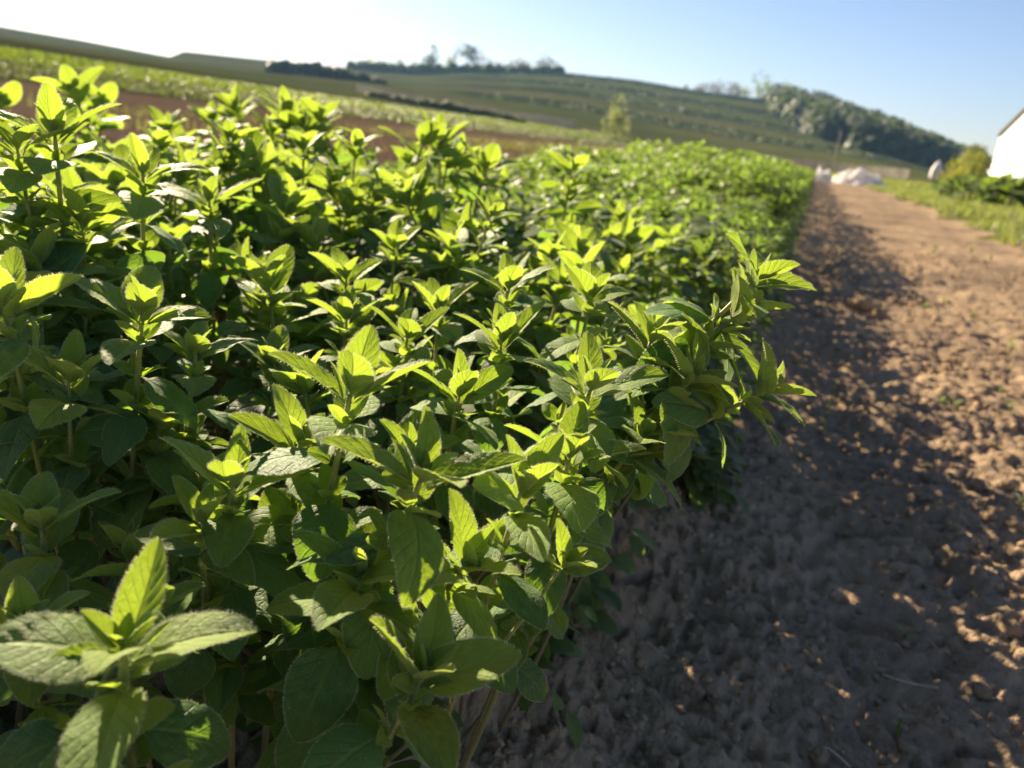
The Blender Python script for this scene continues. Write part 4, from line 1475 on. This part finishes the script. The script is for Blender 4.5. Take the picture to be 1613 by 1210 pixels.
for i, (px, dist, s) in enumerate(plants):
    a, _ = az_el(px, 300)
    X, Y = math.sin(a) * dist, math.cos(a) * dist
    if proto is None:
        proto = empty('crop_plant', (0, 0, 0))
        for k in range(18):
            aa = k * 2.4
            o = obj('leaf', big_leaf[k % 3], proto)
            ring = k / 18
            o.location = (math.cos(aa) * .10 * ring, math.sin(aa) * .10 * ring, .24 - .14 * ring)
            o.rotation_euler = (1.15 - 1.0 * ring + brg.normal(0, .1), brg.normal(0, .2), aa - PI / 2)
            sc = .22 + .10 * ring
            o.scale = (sc, sc, sc)
        V, Q, T = tube(np.array([[0, 0, -.02], [0, 0, .12], [.01, 0, .26]]), [.025, .02, .012], 8)
        obj('stalk', mesh_np('stalk', V, [Q, T], M_STALK), proto)
        r = proto
        r.location = (X, Y, gz(X, Y)); r.scale = (s, s, s)
    else:
        r = copy_tree(proto, (X, Y, gz(X, Y)), i * 1.3, s)
    ordn = ('first', 'second', 'third', 'fourth', 'fifth', 'sixth', 'last')
    tag(r, f'{ordn[i]} big-leaved dark green crop plant from the left in the front row before the house' if i < 7 else
        f'{ordn[i - 7]} big-leaved crop plant from the left in the rear row before the house', 'crop plant', 'big-leaved crop plants before the house')

bush = tree(1521, 262, 46, 66, 76, 'bush', 'rounded yellow-green bush left of the white house', None, n=1500, trunk=.08, lobes=14, name='bush', cat='bush')
tree(1540, 262, 49, 58, 48, 'mid', 'thin twiggy shrub close against the white house, behind the round bush', None, n=420, trunk=.08, lobes=9, name='shrub', cat='shrub')
tree(1507, 262, 44, 38, 50, 'bush', 'low leafy shrub at the foot of the round bush', None, n=420, trunk=.08, lobes=9, name='shrub', cat='shrub')

M_CANVAS = plain('pale_canvas', (0.55, 0.52, 0.50), .8, .06, 3)
M_DARKM = plain('dark_metal', (0.05, 0.05, 0.055), .4, .1, 3)
a, _ = az_el(1473, 270)
dist = 40
X, Y = math.sin(a) * dist, math.cos(a) * dist
ps = empty('parasol', (X, Y, gz(X, Y)))
ps.scale = (.68, .68, .68)
tag(ps, 'closed pale parasol standing left of the round bush', 'parasol')
V, Q, T = tube(np.array([[0, 0, -.05], [0, 0, .8], [0.02, 0, 1.62]]), [.028, .025, .02], 8)
obj('pole', mesh_np('pole', V, [Q, T], M_DARKM), ps)
nr, nc = 16, 24
zz = np.linspace(0, 1, nr)
prof = np.interp(zz, [0, .12, .45, .8, 1], [.20, .26, .30, .20, .02])
th = np.linspace(0, 2 * PI, nc, endpoint=False)
R_ = prof[:, None] * (1 + .16 * np.cos(8 * th)[None] * (1 - zz[:, None]))
V = np.stack([R_ * np.cos(th) + .12 * zz[:, None], R_ * np.sin(th), np.repeat(.55 + 1.15 * zz[:, None], nc, 1)], -1).reshape(-1, 3)
idx = np.arange(nr * nc).reshape(nr, nc); nx = np.roll(idx, -1, 1)
obj('canopy', mesh_np('canopy', V, [np.stack([idx[:-1], nx[:-1], nx[1:], idx[1:]], -1).reshape(-1, 4)], M_CANVAS), ps)
b = Bag(); b.box((0, 0, .03), (.5, .5, .06)); b.box((0, 0, .09), (.12, .12, .08)); obj('foot', b.mesh('foot', M_DARKM, False), ps)

# white gabled house
M_WHITE = plain('white_render', (0.80, 0.79, 0.76), .85, .03, 2, bump=.1)
M_TILE = plain('brown_roof_tile', (0.20, 0.11, 0.07), .8, .2, 4)
M_FASCIA = plain('grey_fascia', (0.42, 0.42, 0.43), .6, .1, 4)
M_GLASS = plain('window_glass', (0.04, 0.05, 0.06), .08, .1, 1)
a, _ = az_el(1554, 290)
dist = 60.0
hx, hy = math.sin(a) * dist, math.cos(a) * dist
hz = gz(hx, hy)
ang = math.atan2(-.96, .30)             # gable wall runs from the near-left corner away to the right
gx = nrm(np.array([.30, -.95, 0.]))      # along the gable wall, towards the camera's right-front
nwall = np.array([-.95, -.30, 0.])
inx = -nwall
Wg, EV, AP, LEN = 7.4, 3.5, 6.1, 11.0
root = empty('house', (hx, hy, hz))
tag(root, 'white gabled house with a brown tiled roof at the right edge', 'house')


def hp3(u, v, w):
    return gx * u + inx * v + np.array([0, 0, w])


wv = np.array([hp3(0, 0, -.3), hp3(Wg, 0, -.3), hp3(Wg, 0, EV), hp3(Wg / 2, 0, AP), hp3(0, 0, EV), hp3(0, LEN, -.3), hp3(Wg, LEN, -.3), hp3(Wg, LEN, EV), hp3(Wg / 2, LEN, AP), hp3(0, LEN, EV)])
bmf = bpy.data.meshes.new('wall')
bmf.from_pydata([tuple(v) for v in wv], [], [(0, 1, 2, 3, 4), (5, 9, 8, 7, 6), (0, 4, 9, 5), (1, 6, 7, 2)])
bmf.materials.append(M_WHITE)
obj('wall', bmf, root)


def slab(p0, p1, p2, p3, th):
    n_ = nrm(np.cross(p1 - p0, p3 - p0)) * th
    V = np.array([p0, p1, p2, p3, p0 + n_, p1 + n_, p2 + n_, p3 + n_])
    return V, np.array([[0, 3, 2, 1], [4, 5, 6, 7], [0, 1, 5, 4], [1, 2, 6, 5], [2, 3, 7, 6], [3, 0, 4, 7]])


ov = .10
sl_ = (AP - EV) / (Wg / 2)
roof = Bag()
for sgn in (0, 1):
    e = -ov if sgn == 0 else Wg + ov
    ez = EV - ov * sl_ + .03
    c = [hp3(e, -ov, ez), hp3(Wg / 2, -ov, AP + .03), hp3(Wg / 2, LEN + ov, AP + .03), hp3(e, LEN + ov, ez)]
    if sgn == 0: c = c[::-1]
    V, Q = slab(*[np.array(q) for q in c], .07)
    if np.cross(V[1] - V[0], V[3] - V[0])[2] < 0: V, Q = slab(*[np.array(q) for q in c[::-1]], .07)
    roof.add(V, Q)
ro = obj('roof', roof.mesh('roof', M_TILE, False), root)
rb = Bag()
for sgn in (0, 1):
    for k in range(14):
        f = k / 14
        e0 = -ov + (Wg / 2 + ov) * f if sgn == 0 else Wg + ov - (Wg / 2 + ov) * f
        z0 = EV - ov * sl_ + (AP - EV + ov * sl_) * f + .20
        p0, p1 = hp3(e0, -ov, z0), hp3(e0, LEN + ov, z0)
        rb.add(*tube(np.array([p0, (p0 + p1) / 2, p1]), [.035] * 3, 5))
obj('tile_course', rb.mesh('tile_course', M_TILE), ro)
fb = Bag()
for sgn in (0, 1):
    e = -ov if sgn == 0 else Wg + ov
    p0, p1 = hp3(e, -ov - .03, EV - ov * sl_), hp3(Wg / 2, -ov - .03, AP)
    fb.add(*tube(np.array([p0, (p0 + p1) / 2, p1]), [.05] * 3, 4))
obj('fascia', fb.mesh('fascia', M_FASCIA, False), root)
g0, g1 = hp3(-ov - .05, -ov, EV - ov * sl_), hp3(-ov - .05, LEN + ov, EV - ov * sl_)
V, Q, T = tube(np.array([g0, (g0 + g1) / 2, g1]), [.07] * 3, 8)
obj('gutter', mesh_np('gutter', V, [Q, T], M_FASCIA), root)
for (u, w) in ((5.6, 1.5), (5.6, 4.0) if False else (3.7, 3.9)):
    wb = Bag()
    rz = math.atan2(gx[1], gx[0])
    c0 = hp3(u, -.02, w)
    for (du, dw, sx, sz) in ((0, .62, 1.1, .08), (0, -.62, 1.1, .08), (-.51, 0, .08, 1.16), (.51, 0, .08, 1.16)):
        wb.box(c0 + gx * du + np.array([0, 0, dw]), (sx, .08, sz), 0, rz)
    wo = obj('window', wb.mesh('window', M_WHITE, False), root)
    gb = Bag(); gb.box(c0, (.94, .03, 1.16), 0, rz); obj('pane', gb.mesh('pane', M_GLASS, False), wo)
b = Bag()
c0 = hp3(-.55, 1.2, 0.45)
b.box(c0, (1.2, 1.4, 1.5), 0, math.atan2(gx[1], gx[0]))
c1 = hp3(-.55, 1.2, 1.24)
b.box(c1, (1.35, 1.55, .08), 0, math.atan2(gx[1], gx[0]))
obj('annex', b.mesh('annex', M_WHITE, False), root)
# low white wall before the house
a, _ = az_el(1606, 298)
dist = 38
X, Y = math.sin(a) * dist, math.cos(a) * dist
b = Bag(); b.box((0, 0, .22), (2.6, .22, .44)); b.box((0, 0, .47), (2.7, .3, .06))
o = obj('garden_wall', b.mesh('garden_wall', M_WHITE, False)); o.location = (X + .6, Y, gz(X, Y)); o.rotation_euler.z = -.3
tag(o, 'low white garden wall before the white house', 'wall')

# ---------------------------------------------------------------- thin morning haze
t = NT('haze')
vol = t.n('VolumePrincipled', {'Color': (0.33, 0.62, 1.0), 'Density': 0.00011, 'Anisotropy': 0.2})
t.t.links.new(vol.outputs[0], t.out.inputs['Volume'])
b = Bag(); b.box((-180, 300, 40), (1500, 900, 100))
tag(obj('haze', b.mesh('haze', t.m, False)), kind='stuff')

print('objects', len(bpy.data.objects))
